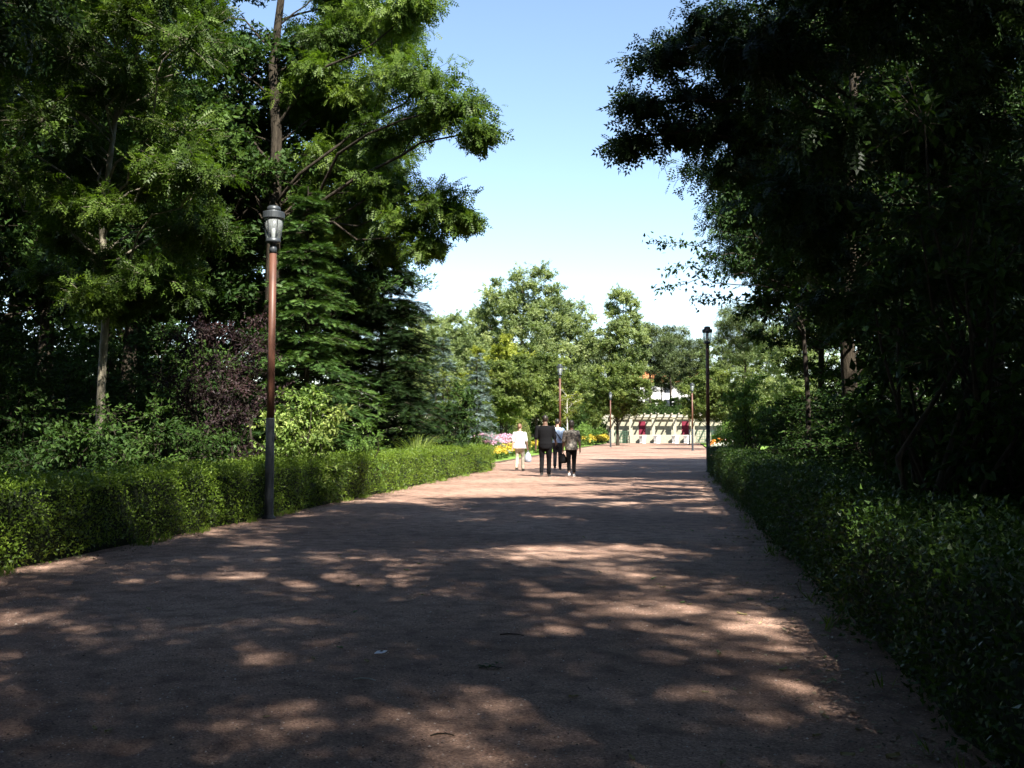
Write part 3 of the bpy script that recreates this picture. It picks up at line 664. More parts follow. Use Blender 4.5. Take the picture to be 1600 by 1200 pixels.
# broad leaved wood trees, one pattern reused around
def wood_tree(name, seed, H, tpl, size, leafm, n, rad, ctr, pr, nt=22, ml=9, bark='bark', droop=.3, r0=.17, base=.25, flat=.62, mind=.8):
    return tree(name, seed, H, r0, rand_pads(seed, n, ctr, rad, pr, .35, mind), tpl, size, leafm, M[bark], nt=nt, ml=ml, base=base, droop=droop, flat=flat)
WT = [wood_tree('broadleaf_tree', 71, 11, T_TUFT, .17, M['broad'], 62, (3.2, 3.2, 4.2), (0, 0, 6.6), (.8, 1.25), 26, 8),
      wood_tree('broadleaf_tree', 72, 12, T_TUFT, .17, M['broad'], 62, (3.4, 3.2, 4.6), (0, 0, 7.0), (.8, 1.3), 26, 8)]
LT = [] and [wood_tree('locust_tree', 73, 13, T_PIN, .30, M['locust_dk'], 46, (3.6, 3.6, 3.6), (0, 0, 9.2), (.9, 1.3), 26, 10, droop=.5, r0=.2, base=.4)]
used = set()
def use(lib, k, x, y, rz, sc, label, group, cat='tree'):
    o = lib[k]
    if id(o) in used or (lib, k) is None: o = copy_tree(o)
    else: used.add(id(o))
    o.location = (x, y, 0); o.rotation_euler = (0, 0, rz); o.scale = (sc, sc, sc)
    return tag(o, label, cat, group)
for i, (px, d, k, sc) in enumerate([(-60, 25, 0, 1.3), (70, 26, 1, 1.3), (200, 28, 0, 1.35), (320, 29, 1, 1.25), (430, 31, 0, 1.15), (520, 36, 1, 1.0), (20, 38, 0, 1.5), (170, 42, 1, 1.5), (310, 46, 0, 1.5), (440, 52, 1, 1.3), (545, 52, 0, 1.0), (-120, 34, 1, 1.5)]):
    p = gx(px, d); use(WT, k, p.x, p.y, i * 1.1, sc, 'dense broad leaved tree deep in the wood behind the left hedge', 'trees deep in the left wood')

# ================================================================== TREES, right and overhead
B3 = gp(1560, 860); B3 = gx(1556, 11.5)
pads3 = loc_pads(B3, [(1000, 160, 14, .5), (985, 215, 14, .42), (1020, 90, 14, .55), (1075, 60, 14, .6), (1080, 150, 14, .65), (1055, 205, 14, .5), (1120, 30, 13.6, .7), (1150, 120, 13.5, .75), (1130, 200, 13.5, .6), (1165, 250, 13.6, .55)]) \
      + area_pads(81, B3, 44, 1150, 1640, -220, 330, 9.5, 14.5, (.55, .95)) + area_pads(82, B3, 14, 1240, 1620, 300, 520, 9.8, 13.5, (.5, .8))
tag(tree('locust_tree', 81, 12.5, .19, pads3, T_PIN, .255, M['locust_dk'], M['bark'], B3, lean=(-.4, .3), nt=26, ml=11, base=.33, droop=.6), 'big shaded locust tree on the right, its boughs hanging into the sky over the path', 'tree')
B4 = gx(1330, 19)
pads4 = loc_pads(B4, [(1190, 300, 18, .6), (1165, 340, 18, .45), (1230, 350, 18, .8), (1250, 260, 18.5, .8), (1230, 430, 18, .7), (1200, 470, 18, .5), (1270, 460, 18.5, .8), (1215, 395, 17.6, .6)]) + area_pads(83, B4, 40, 1240, 1520, -120, 560, 17, 22, (.7, 1.1))
tag(tree('broadleaf_tree', 82, 11.5, .17, pads4, T_SIM, .125, M['broad'], M['bark'], B4, nt=30, ml=12, base=.2, droop=.4), 'dense dark tree in the middle of the right side, leaning over its hedge', 'tree')
# the thin arching branch against the sky
B5 = gx(1262, 20.5); pl = Plant(91)
pl.wood.tube([(0, 0, -.05), (.02, .05, 2), (-.1, 0, 4.2), (-.2, 0, 5.6)], [.06, .05, .035, .02], 7, False)
for tgt, st in (((1010, 378), (1120, 400)), ((1040, 420), (1140, 430)), ((1020, 455), (1150, 445)), ((1080, 470), (1160, 470)), ((1110, 330), (1180, 380)), ((1130, 300), (1190, 330)), ((1120, 360), (1190, 380)), ((1150, 490), (1200, 485)), ((1140, 400), (1200, 420)), ((1090, 400), (1170, 420))):
    a = np.array(at(*st, 19.5) - B5); b = np.array(at(*tgt, 19)  - B5); tr0 = np.array([-.1, 0, min(a[2] - .3, 5.2)])
    pl.limb(tr0, a, .022, .010, 5, 5, .18, .02); pts = pl.limb(a, b, .010, .003, 4, 8, .10, .025)
    for q in range(110):
        f = pl.r.uniform(.1, 1) * 8; i = min(int(f), 7); P = pts[i] + (pts[i + 1] - pts[i]) * (f - i) + pl.r.normal(size=3) * .06
        pl.leaves(T_SIM, P[None], pl.r.normal(size=(1, 3)) + np.array([[-.4, 0, -.5]]), pl.r.normal(size=(1, 3)) * .7 + np.array([[0, 0, 1]]), np.array([.095]), np.array([pl.r.uniform(.1, .5)]))
for c in [(1200, 420, 20, .55), (1215, 350, 20, .5), (1200, 490, 20, .5), (1250, 400, 20.5, .7), (1240, 500, 20.5, .7)]:
    pl.pad(at(*c[:3]) - B5, c[3], T_SIM, .09, 26, 11)
tag(finish(pl, 'arching_tree', B5, M['broad'], M['twig']), 'small tree whose thin leafy branches arch left into the sky on the right', 'tree')

# near large leaved shrub and the dark shrubs behind the right hedge
tag(shrub('large_leaved_shrub', 95, 2.2, 2.0, 4.1, gx(1520, 8.0), T_SIM, .10, M['broad'], 34, 18, 9, .35, 6, (.4, .65), skirt=10), 'tall large leaved shrub nearest on the right, its broad leaves catching a little light', 'shrub')
rs = [(3.4, 7.0, 2.0, 1.6), (3.6, 10.0, 2.6, 2.2), (3.5, 13.2, 2.6, 2.0), (3.7, 16.5, 2.8, 2.4), (3.6, 20, 2.8, 2.3), (3.7, 23.5, 2.8, 2.5), (3.8, 27, 2.8, 2.6), (3.7, 30.5, 2.6, 2.4), (6.2, 9, 3.2, 3.6), (6.4, 14, 3.2, 4.0), (6.3, 19, 3.2, 4.2), (6.4, 24, 3.2, 4.4), (6.6, 29, 3.2, 4.2), (5.6, 33, 3.0, 3.6), (9, 21, 3.4, 4.4), (9, 28, 3.4, 4.6), (3.2, 4.4, 1.8, 1.5), (6, 5, 3, 3.2)]
for i, (x, y, w_, h_) in enumerate(rs):
    o = tall_shrub(i, x, y, w_ * 1.1, h_, i * 1.7)
    tag(o, 'dark leafy shrub in deep shade right behind the right hedge' if x < 4 else 'taller dark shrub in the second row behind the right hedge', 'shrub', 'front shrubs in deep shade behind the right hedge' if x < 4 else 'second row shrubs behind the right hedge')
tag(shrub('viburnum_shrub', 96, 2.8, 2.4, 3.6, gx(1172, 40), T_SIM, .12, M['bed'], 34, 22, 10, .2, 7, (.4, .65)), 'mid green shrub in half sun beyond the end of the right hedge', 'shrub')
tag(shrub('round_leaved_shrub', 97, 2.8, 2.6, 4.6, gx(1165, 52), T_SIM, .13, M['maple'], 36, 22, 10, .2, 7, (.5, .7)), 'tall sunlit shrub far along the right lawn', 'shrub')
for i, (x, y, k, sc) in enumerate([(5.2, 27, 0, .85), (4.9, 35, 1, .82), (9.5, 13, 1, 1.0), (10, 22, 0, 1.0), (10.5, 31, 1, 1.0), (9.5, 40, 0, .9), (15, 18, 0, 1.2), (15.5, 28, 1, 1.2), (15, 38, 0, 1.1)]):
    use(WT, k, x, y, i * .9 + .3, sc, 'dense broad leaved tree in the dark wood behind the right hedge', 'trees in the right wood')
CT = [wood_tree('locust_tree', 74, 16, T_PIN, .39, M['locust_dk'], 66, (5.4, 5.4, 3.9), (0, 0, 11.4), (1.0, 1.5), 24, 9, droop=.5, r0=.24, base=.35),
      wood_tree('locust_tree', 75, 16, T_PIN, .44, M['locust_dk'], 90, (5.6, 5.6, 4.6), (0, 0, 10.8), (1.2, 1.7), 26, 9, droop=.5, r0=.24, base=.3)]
for i, (x, y, k, sc) in enumerate([(3.4, 7.6, 0, 1.02), (2.7, 0.6, 0, 1.12), (6.6, -6.0, 0, 1.0), (9.2, 3, 1, .86), (3.4, -10, 1, 1.05), (14, -6, 1, 1.1), (14, 4, 1, 1.05), (9, -14, 1, 1.1), (-8.6, 1.5, 1, 1.25), (-8.3, -2.5, 1, 1.15), (-8.5, -9, 1, 1.1), (-2.5, -9, 1, 1.1), (-3, -18, 1, 1.1), (-11.5, 9.8, 1, .98)]):  # canopy read from the dapples; left and rear trees added to block sky
    use(CT, k, x, y, i * 2.1, sc, 'tall locust tree beside and behind the viewer whose canopy shades the near path', 'trees beside and behind the viewer')
for i, (x, y, k, sc) in enumerate([(5.7, 27, 1, .96), (6.2, 34.5, 1, .92), (6.6, 40.5, 1, .88)]):
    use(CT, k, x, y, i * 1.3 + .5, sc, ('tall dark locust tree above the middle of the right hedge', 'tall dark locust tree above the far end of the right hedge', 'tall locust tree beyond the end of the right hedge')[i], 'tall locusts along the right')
for i in range(16):  # ring of unseen shrubs and trees added to close off low sky light
    a_ = R(95 + i * 19) if False else R(150 + i * 15); rr = 22 + (i % 3) * 4
    x, y = -2 + rr * math.cos(a_) * .95, -2 + rr * math.sin(a_) * .85
    o = tall_shrub(i, x * .86, y * .86, 6.5, 6.0, i * 1.1); tag(o, 'big unseen shrub added around and behind the viewer to block sky light', 'shrub', 'shrubs around and behind the viewer')
    use(WT, i % 2, x, y, i * .7, 1.25, 'unseen broad leaved tree added around and behind the viewer to block sky light', 'wood around and behind the viewer')

# ================================================================== FAR TREES
FT = [wood_tree('poplar_tree', 101, 17.5, T_TUFT, .30, M['poplar'], 130, (5.0, 4.8, 8.6), (0, 0, 11.0), (.9, 1.6), 28, 8, droop=.1, r0=.3, base=.12, flat=.95, mind=.9),
      wood_tree('maple_tree', 102, 7.2, T_TUFT, .24, M['maple'], 84, (3.4, 3.4, 2.8), (0, 0, 5.4), (.7, 1.1), 28, 8, droop=.2, r0=.16, base=.24, flat=.7, mind=.8),
      wood_tree('golden_tree', 103, 8.6, T_TUFT, .26, M['golden'], 80, (3.0, 3.0, 4.0), (0, 0, 5.8), (.8, 1.2), 26, 8, droop=.2, r0=.16, base=.15, flat=.8),
      wood_tree('pine_tree', 104, 14.5, T_SPR3, .46, M['pine'], 60, (3.2, 3.2, 3.6), (0, 0, 12.0), (.8, 1.4), 28, 8, droop=.0, r0=.22, base=.45),
      wood_tree('poplar_tree', 105, 16, T_TUFT, .30, M['poplar'], 90, (2.7, 2.7, 7.4), (0, 0, 10.4), (.8, 1.3), 26, 8, droop=.1, r0=.24, base=.15, flat=.95, mind=.9)]
def far(k, px, d, sc, label, group=None, rz=0.0):
    p = gx(px, d); return use(FT, k, p.x, p.y, rz, sc, label, group)
far(0, 818, 118, 1.1, 'tallest light green poplar above the far tree line, left of centre', 'poplars on the skyline')
far(0, 888, 128, .98, 'broad light green tree on the skyline just right of the tallest poplar', 'poplars on the skyline', 2.0)
far(4, 758, 122, .95, 'narrow light green poplar on the skyline left of the tallest one', 'poplars on the skyline')
far(4, 974, 128, 1.12, 'narrow light green poplar standing alone right of the skyline gap', 'poplars on the skyline', 1.4)
far(2, 783, 88, .98, 'golden green rounded tree in front of the tall poplars', 'golden green trees', .4)
far(2, 892, 120, .62, 'small golden green tree beside the lamp behind the walkers', 'golden green trees', 1.9)
far(1, 965, 101, 1.0, 'round crowned maple on a short trunk at the left of the pergola', 'olive green maples', .2)
far(1, 1106, 103, .95, 'round crowned maple on a short trunk at the right of the pergola', 'olive green maples', 1.6)
far(1, 838, 80, .92, 'olive green maple behind the black clad walker', 'olive green maples', 2.6)
far(1, 790, 72, .78, 'olive green maple left of the walkers behind the topiary', 'olive green maples', 4.0)
far(3, 1016, 138, 1.06, 'dark pine with bare twin trunk, left of the house', 'pines on the skyline')
far(3, 1048, 150, 1.12, 'pine in front of the house roof', 'pines on the skyline', 1.0)
far(3, 1086, 142, .95, 'pine with a pale straight trunk right of the house', 'pines on the skyline', 2.3)
far(3, 1034, 162, .86, 'small pine hiding the left part of the house roof', 'pines on the skyline', 5.0)
far(3, 1066, 158, .82, 'small pine hiding the right part of the house roof', 'pines on the skyline', .6)
far(3, 925, 140, .95, 'dark pine in the gap between the skyline poplars', 'pines on the skyline', 3.3)
far(3, 1165, 75, .72, 'blue green pine above the right shrubs', 'pines on the skyline', 4.1)
for i, (px, d, k, sc) in enumerate([(690, 95, 0, .66), (655, 85, 0, .6), (722, 110, 0, .72), (1130, 130, 0, .7), (1200, 100, 0, .62), (1260, 90, 0, .6)]):
    far(k, px, d, sc, ('light green tree on the skyline above the blue spruces', 'light green tree beside the very dark conifer', 'light green tree between the blue spruces and the tall poplars', 'light green tree behind the right end of the pergola', 'light green tree far behind the right lawn shrubs', 'rightmost light green tree, mostly hidden by the right wood')[i], 'light trees in the belt behind the garden', i * 1.2)
for i, (px, d, sc) in enumerate([(640, 120, 1.1), (700, 135, 1.1), (760, 140, 1.1), (820, 150, 1.1), (880, 155, 1.1), (930, 160, 1.1), (980, 160, .8), (1110, 160, 1.0), (1160, 150, 1.1), (1220, 140, 1.1), (1022, 146, .74), (1066, 147, .78), (740, 82, .7), (870, 105, .8), (915, 118, .7), (1150, 110, .8)]):
    far(1, px, d, sc, 'olive tree in the shadowy belt below the skyline trees', 'olive trees in the far belt', i * .8)
for i, (px, d, h_) in enumerate([(1030, 131, 5.2), (1000, 132, 5.4), (1062, 132, 5.6), (940, 126, 4.6), (915, 124, 4.4), (1140, 126, 4.6), (1015, 134, 5.6), (1046, 135, 5.2), (1080, 133, 5.4), (970, 130, 5.0), (1110, 130, 5.0)]):
    p = gx(px, d); o = copy_tree(protos[i % 3]); o.location = p; o.rotation_euler = (0, 0, i * 2.0); o.scale = (1.9, 1.6, h_ / 1.75)
    tag(o, 'dark green bush standing behind the pergola', 'bush', 'bushes behind the pergola')
tag(conifer('blue_spruce', 111, 5.2, 1.25, gx(745, 50), M['bluefir'], 22, 7, .12, T_SPR3, .26, .8, .12, 9, 3), 'small silvery blue spruce above the pink flowers', 'tree')
tag(conifer('blue_spruce', 112, 6.6, 1.5, gx(692, 56), M['bluefir'], 22, 7, .1, T_SPR3, .28, .8, .12, 9, 3), 'second blue spruce half hidden behind the glossy shrub', 'tree')
# young tree with a white stem by the lamp
yp = gx(886, 60); pl = Plant(115); pl.wood.tube([(0, 0, -.03), (.02, 0, 1.6), (0, .02, 3.4)], [.05, .04, .015], 7, False)
for c in rand_pads(116, 14, (0, 0, 2.9), (.75, .75, 1.2), (.35, .5), .2, .7): pl.limb((0, 0, c[2] - .4), c[:3], .012, .005, 4, 3); pl.pad(c[:3], c[3], T_SIM, .12, 18, 8)
tag(finish(pl, 'young_tree', yp, M['golden'], M['bark_white']), 'young golden tree with a white stem right of the lamp behind the walkers', 'tree')

# ================================================================== FLOWER BEDS
def flower_clump(name, seed, w, h, leafm, petal, nfl, fs, tops=True):
    pl = Plant(seed); g = pl.r; root = empty(name)
    for i in range(9): pl.twig((g.uniform(-.1, .1) * w, g.uniform(-.1, .1) * w, 0), (g.uniform(-.45, .45) * w, g.uniform(-.45, .45) * w, h * g.uniform(.6, .95)), .008, .004)
    for c in rand_pads(seed + 2, 9, (0, 0, h * .42), (w * .42, w * .42, h * .4), (.2, .32), .2, .7, .05): pl.pad(c[:3], c[3], T_L1, .10, 14, 7, .1, 0)
    pl.wood.build('stem', M['twig'], root); f = mobj('foliage', pl.crown_mesh('foliage'), leafm, root); f['kind'] = 'stuff'
    P = []; U = []
    for i in range(nfl):
        a = g.uniform(0, 6.28); rr = math.sqrt(g.uniform(0, 1)) * w * .52; z = h * (1.0 - .35 * (rr / (w * .52)) ** 2) + g.normal() * .05 * h
        for k in range(5):
            P.append((rr * math.cos(a) + g.normal() * fs * .7, rr * math.sin(a) + g.normal() * fs * .7, z + g.normal() * fs * .5)); U.append((math.cos(a) * .6 + g.normal() * .4, math.sin(a) * .6 - .3 + g.normal() * .4, .8))
    P = np.array(P); U = np.array(U); D = g.normal(size=(len(P), 3)); v, t = place(tpl_tuft(5, 3, .6), P, D, U, np.full(len(P), fs), np.clip(g.normal(.5, .2, len(P)), 0, 1))
    b = mobj('blossoms', quad_mesh('blossoms', v, t), petal, root); b['kind'] = 'stuff'
    return root
FL = {'pink': flower_clump('flower_clump', 121, 1.3, 1.05, M['bed'], M['fl_pink'], 60, .085), 'yellow': flower_clump('flower_clump', 122, 1.0, .62, M['bed'], M['fl_yellow'], 44, .085),
      'white': flower_clump('flower_clump', 123, 1.1, .8, M['bed'], M['fl_white'], 40, .085), 'orange': flower_clump('flower_clump', 124, .9, .6, M['bed'], M['fl_orange'], 40, .08)}
LBL = {'pink': 'clump of pink flowers in the left bed above the hedge end', 'yellow': 'low clump of yellow flowers beside the left lawn', 'white': 'clump of white flowers among the pink ones in the left bed', 'orange': 'clump of orange flowers beside the right lawn'}
fs_ = set()
def clump(kind, x, y, sc, rz, label=None, group=None):
    o = FL[kind]
    if kind in fs_: o = copy_tree(o)
    fs_.add(kind); o.location = (x, y, .05); o.rotation_euler = (0, 0, rz); o.scale = (sc,) * 3
    tag(o, label or LBL[kind], 'flowers', group or kind + ' flowers in the beds')
fr = np.random.default_rng(7)
for (px, d, k, sc) in [(752, 50, 'pink', 1.0), (765, 52, 'pink', 1.05), (778, 54, 'pink', 1.0), (790, 56, 'pink', 1.05), (757, 56, 'pink', 1.1), (772, 60, 'white', 1.1), (745, 53, 'white', 1.0), (798, 60, 'pink', 1.0), (808, 57, 'white', .8),
                       (776, 48, 'yellow', .9), (786, 50.5, 'yellow', 1.0), (797, 54, 'yellow', 1.0), (766, 46.5, 'yellow', .9), (835, 62, 'yellow', 1.1), (848, 66, 'yellow', 1.0)]:
    p = gx(px, d); clump(k, p.x, p.y, sc, fr.uniform(0, 6))
for (px, d, sc) in [(918, 98, 1.5), (926, 102, 1.5), (935, 107, 1.4), (942, 112, 1.5), (910, 92, 1.4)]:
    p = gx(px, d); clump('yellow', p.x, p.y, sc, fr.uniform(0, 6), 'taller clump of yellow flowers far along the left lawn near the pergola', 'far yellow flowers on the left')
for (px, d, k, sc) in [(1117, 70, 'orange', 1.1), (1124, 74, 'orange', 1.2), (1135, 72, 'orange', 1.2)]:
    p = gx(px, d); clump(k, p.x, p.y, sc, fr.uniform(0, 6))
for (px, d, k, sc) in [(1122, 64, 'white', .8), (1132, 66, 'white', .9), (1145, 70, 'white', 1.0)]:
    p = gx(px, d); clump(k, p.x, p.y, sc, fr.uniform(0, 6), 'clump of white flowers beside the right lawn', 'white flowers beside the right lawn')
for i, (px, d, h_) in enumerate([(655, 92, 4), (690, 96, 4), (725, 98, 4.2), (755, 102, 4.2), (785, 104, 4.2), (812, 106, 4.4), (840, 108, 4.4), (868, 110, 4.4), (893, 114, 4.4), (1165, 104, 4), (1195, 100, 4), (1230, 96, 4)]):
    o = copy_tree(protos[i % 3]); o.location = gx(px, d); o.rotation_euler = (0, 0, i * 1.9); o.scale = (2.1, 1.7, h_ / 1.75)
    tag(o, 'dark bush in the shadow under the far belt of trees', 'bush', 'bushes under the far belt of trees')
for i, (px, d, w_, h_) in enumerate([(735, 60, 2.2, 1.2), (770, 68, 2.4, 1.3), (850, 78, 2.6, 1.4), (900, 90, 2.6, 1.7), (930, 118, 3, 2.0), (915, 110, 3, 2.4), (1140, 80, 2.6, 2.0), (1150, 92, 3, 2.4), (1128, 100, 2.6, 1.6)]):
    if i == 0: bush0 = shrub('garden_bush', 131, 2.4, 2.2, 1.5, gx(px, d), T_SIM, .13, M['bed'], 22, 20, 8, .15, 6, (.35, .5)); o = bush0
    else: o = copy_tree(bush0); o.location = gx(px, d); o.rotation_euler = (0, 0, i); o.scale = (w_ / 2.4, w_ / 2.4, h_ / 1.5)
    tag(o, 'leafy light green bush behind the flowers of the garden beds', 'bush', 'bushes behind the flower beds')
# clipped topiary
tp = gx(815, 60); troot = empty('clipped_topiary', tp); n = 9000; g = np.random.default_rng(140)
v = g.uniform(0, 1, n); a = g.uniform(0, 6.28, n); prof = lambda v: .55 * np.sqrt(np.clip(1 - (np.abs(v - .34) / np.where(v > .34, .66, .5)) ** 2.0, 0, 1))
rr = prof(v); P = np.stack([rr * np.cos(a), rr * np.sin(a), 2.05 * v + .03], 1); N = np.stack([np.cos(a), np.sin(a), (v - .34) * 1.4], 1)
V, T = leaf_shell(141, P, norm(N), .06, T_L1, .02, .05, .6); o = mobj('foliage', quad_mesh('foliage', V, T), leaf_mat('topiary_leaf', (.05, .075, .015), (.105, .13, .025), (.19, .22, .05), .2), troot); o['kind'] = 'stuff'
MB().lathe([(float(prof(np.array(t))) * .9 + .01, 2.0 * t + .02) for t in np.linspace(.0, .98, 10)], 14).build('twig_core', M['core'], troot, True)
tag(troot, 'egg shaped clipped topiary bush behind the woman in white', 'topiary')

# ivy and litter under the trees
def cover(name, n, x0, x1, y0, y1, seed, label):
    g = np.random.default_rng(seed); P = np.stack([g.uniform(x0, x1, n), g.uniform(y0, y1, n), g.uniform(.03, .28, n) * g.uniform(.2, 1, n)], 1)
    V, T = place(T_SIM, P, g.normal(size=(n, 3)) * np.array([1, 1, .4]), g.normal(size=(n, 3)) * .5 + np.array([0, 0, 1]), .09 * g.uniform(.6, 1.3, n), np.clip(g.normal(.35, .2, n), 0, 1))
    tag(mobj(name, tri_mesh(name, to_tri(V, 'fold'), T), M['broad']), label, 'ground cover', kind='stuff')
cover('ground_ivy', 22000, -16, -7.3, 6, 38, 150, 'low ivy covering the ground of the left wood')
cover('ground_ivy', 16000, 2.1, 8, 2, 38, 151, 'low ivy covering the ground of the right wood')

# litter and weeds along the foot of the hedges
def litter(name, n, seed, label):
    g = np.random.default_rng(seed); sd = g.random(n) < .5
    x = np.where(sd, XL - .05 + np.abs(g.normal(0, .22, n)), XR + .05 - np.abs(g.normal(0, .30, n))); y = np.where(sd, g.uniform(5, 36, n), 2.5 + 30 * g.uniform(0, 1, n) ** 1.5)
    P = np.stack([x, y, g.uniform(.007, .02, n)], 1); cl = np.sin(y * 2.3 + 1) + np.sin(y * 5.1 + x * 3); P = P[(cl > -.4) | (g.random(n) < .3)]; n = len(P)
    V, T = place(T_SIM, P, g.normal(size=(n, 3)) * np.array([1, 1, .12]), g.normal(size=(n, 3)) * .22 + np.array([0, 0, 1]), g.uniform(.018, .05, n), np.clip(g.normal(.45, .25, n), 0, 1))
    tag(mobj(name, quad_mesh(name, V, T), leaf_mat('leaf_litter', (.05, .035, .02), (.14, .105, .06), (.33, .29, .19), .1)), label, 'leaf litter', kind='stuff')
    m = 1300; sd = g.random(m) < .85; y = np.where(sd, g.uniform(6, 36, m), g.uniform(3, 33, m)); x = np.where(sd, XL + .02 + np.abs(g.normal(0, .07, m)), XR - .02 - np.abs(g.normal(0, .07, m)))
    cl = np.sin(y * 1.7) + np.sin(y * 4.3 + 2); k = cl > .3; P = np.stack([x, y, np.full(m, .004)], 1)[k]; m = len(P)
    V, T = place(np.array([rhomb((0, 0, 0), (1, 0, 0), 1, .10, mid=.3)]), np.repeat(P, 5, 0) + g.normal(size=(5 * m, 3)) * np.array([.02, .02, 0]), g.normal(size=(5 * m, 3)) * np.array([.5, .5, .1]) + np.array([0, 0, 1]), g.normal(size=(5 * m, 3)), g.uniform(.04, .13, 5 * m), g.uniform(.2, .8, 5 * m))
    tag(mobj('edge_grass', quad_mesh('edge_grass', V, T), M['hedge']), 'thin grass and weeds at the foot of the hedges', 'grass', kind='stuff')
litter('leaf_litter', 7000, 160, 'dry leaf litter drifted along the foot of the hedges')

# ================================================================== PEOPLE
def remesh(mb, name, voxel, smooth=2):
    me = mb.mesh(name); o = bpy.data.objects.new(name, me); COL.objects.link(o)
    r = o.modifiers.new('r', 'REMESH'); r.mode = 'VOXEL'; r.voxel_size = voxel
    if smooth: q = o.modifiers.new('s', 'SMOOTH'); q.iterations = smooth; q.factor = .5
    dg = bpy.context.evaluated_depsgraph_get(); out = bpy.data.meshes.new_from_object(o.evaluated_get(dg)); out.name = name
    bpy.data.objects.remove(o, do_unlink=True)
    out.materials.clear(); out.polygons.foreach_set('use_smooth', np.ones(len(out.polygons), dtype=bool)); return out
M['skin'] = plain('skin', (0.42, 0.25, 0.18), .5, .35, scale=12); M['skin_dk'] = plain('tanned_skin', (0.13, 0.075, 0.05), .5, .35, scale=12)
M['hair_dk'] = plain('dark_hair', (0.02, 0.015, 0.012), .5, .4, var=.4, scale=60); M['hair_br'] = plain('brown_hair', (0.16, 0.085, 0.05), .5, .4, var=.4, scale=60)
M['black'] = plain('black_cloth', (0.006, 0.006, 0.007), .9, .1); M['white_c'] = plain('white_cotton', (0.80, 0.78, 0.75), .8, .2, var=.05)
M['cream_c'] = plain('cream_cotton', (0.62, 0.57, 0.45), .85, .2); M['blue_c'] = plain('pale_blue_cotton', (0.40, 0.52, 0.72), .8, .2); M['grey_c'] = plain('charcoal_cloth', (0.045, 0.047, 0.052), .85, .2)
M['print'] = noise_mat('mottled_print', (0.03, 0.03, 0.03), (0.13, 0.12, 0.105), 16, .85, .15, 3, .2, (0.30, 0.27, 0.23), dist=.006)
M['bagp'] = plain('grey_plastic_bag', (0.45, 0.50, 0.58), .4, .4); M['shoe'] = plain('dark_shoe', (0.02, 0.018, 0.016), .5, .4); M['shoe_w'] = plain('white_shoe', (0.62, 0.63, 0.62), .6, .3)
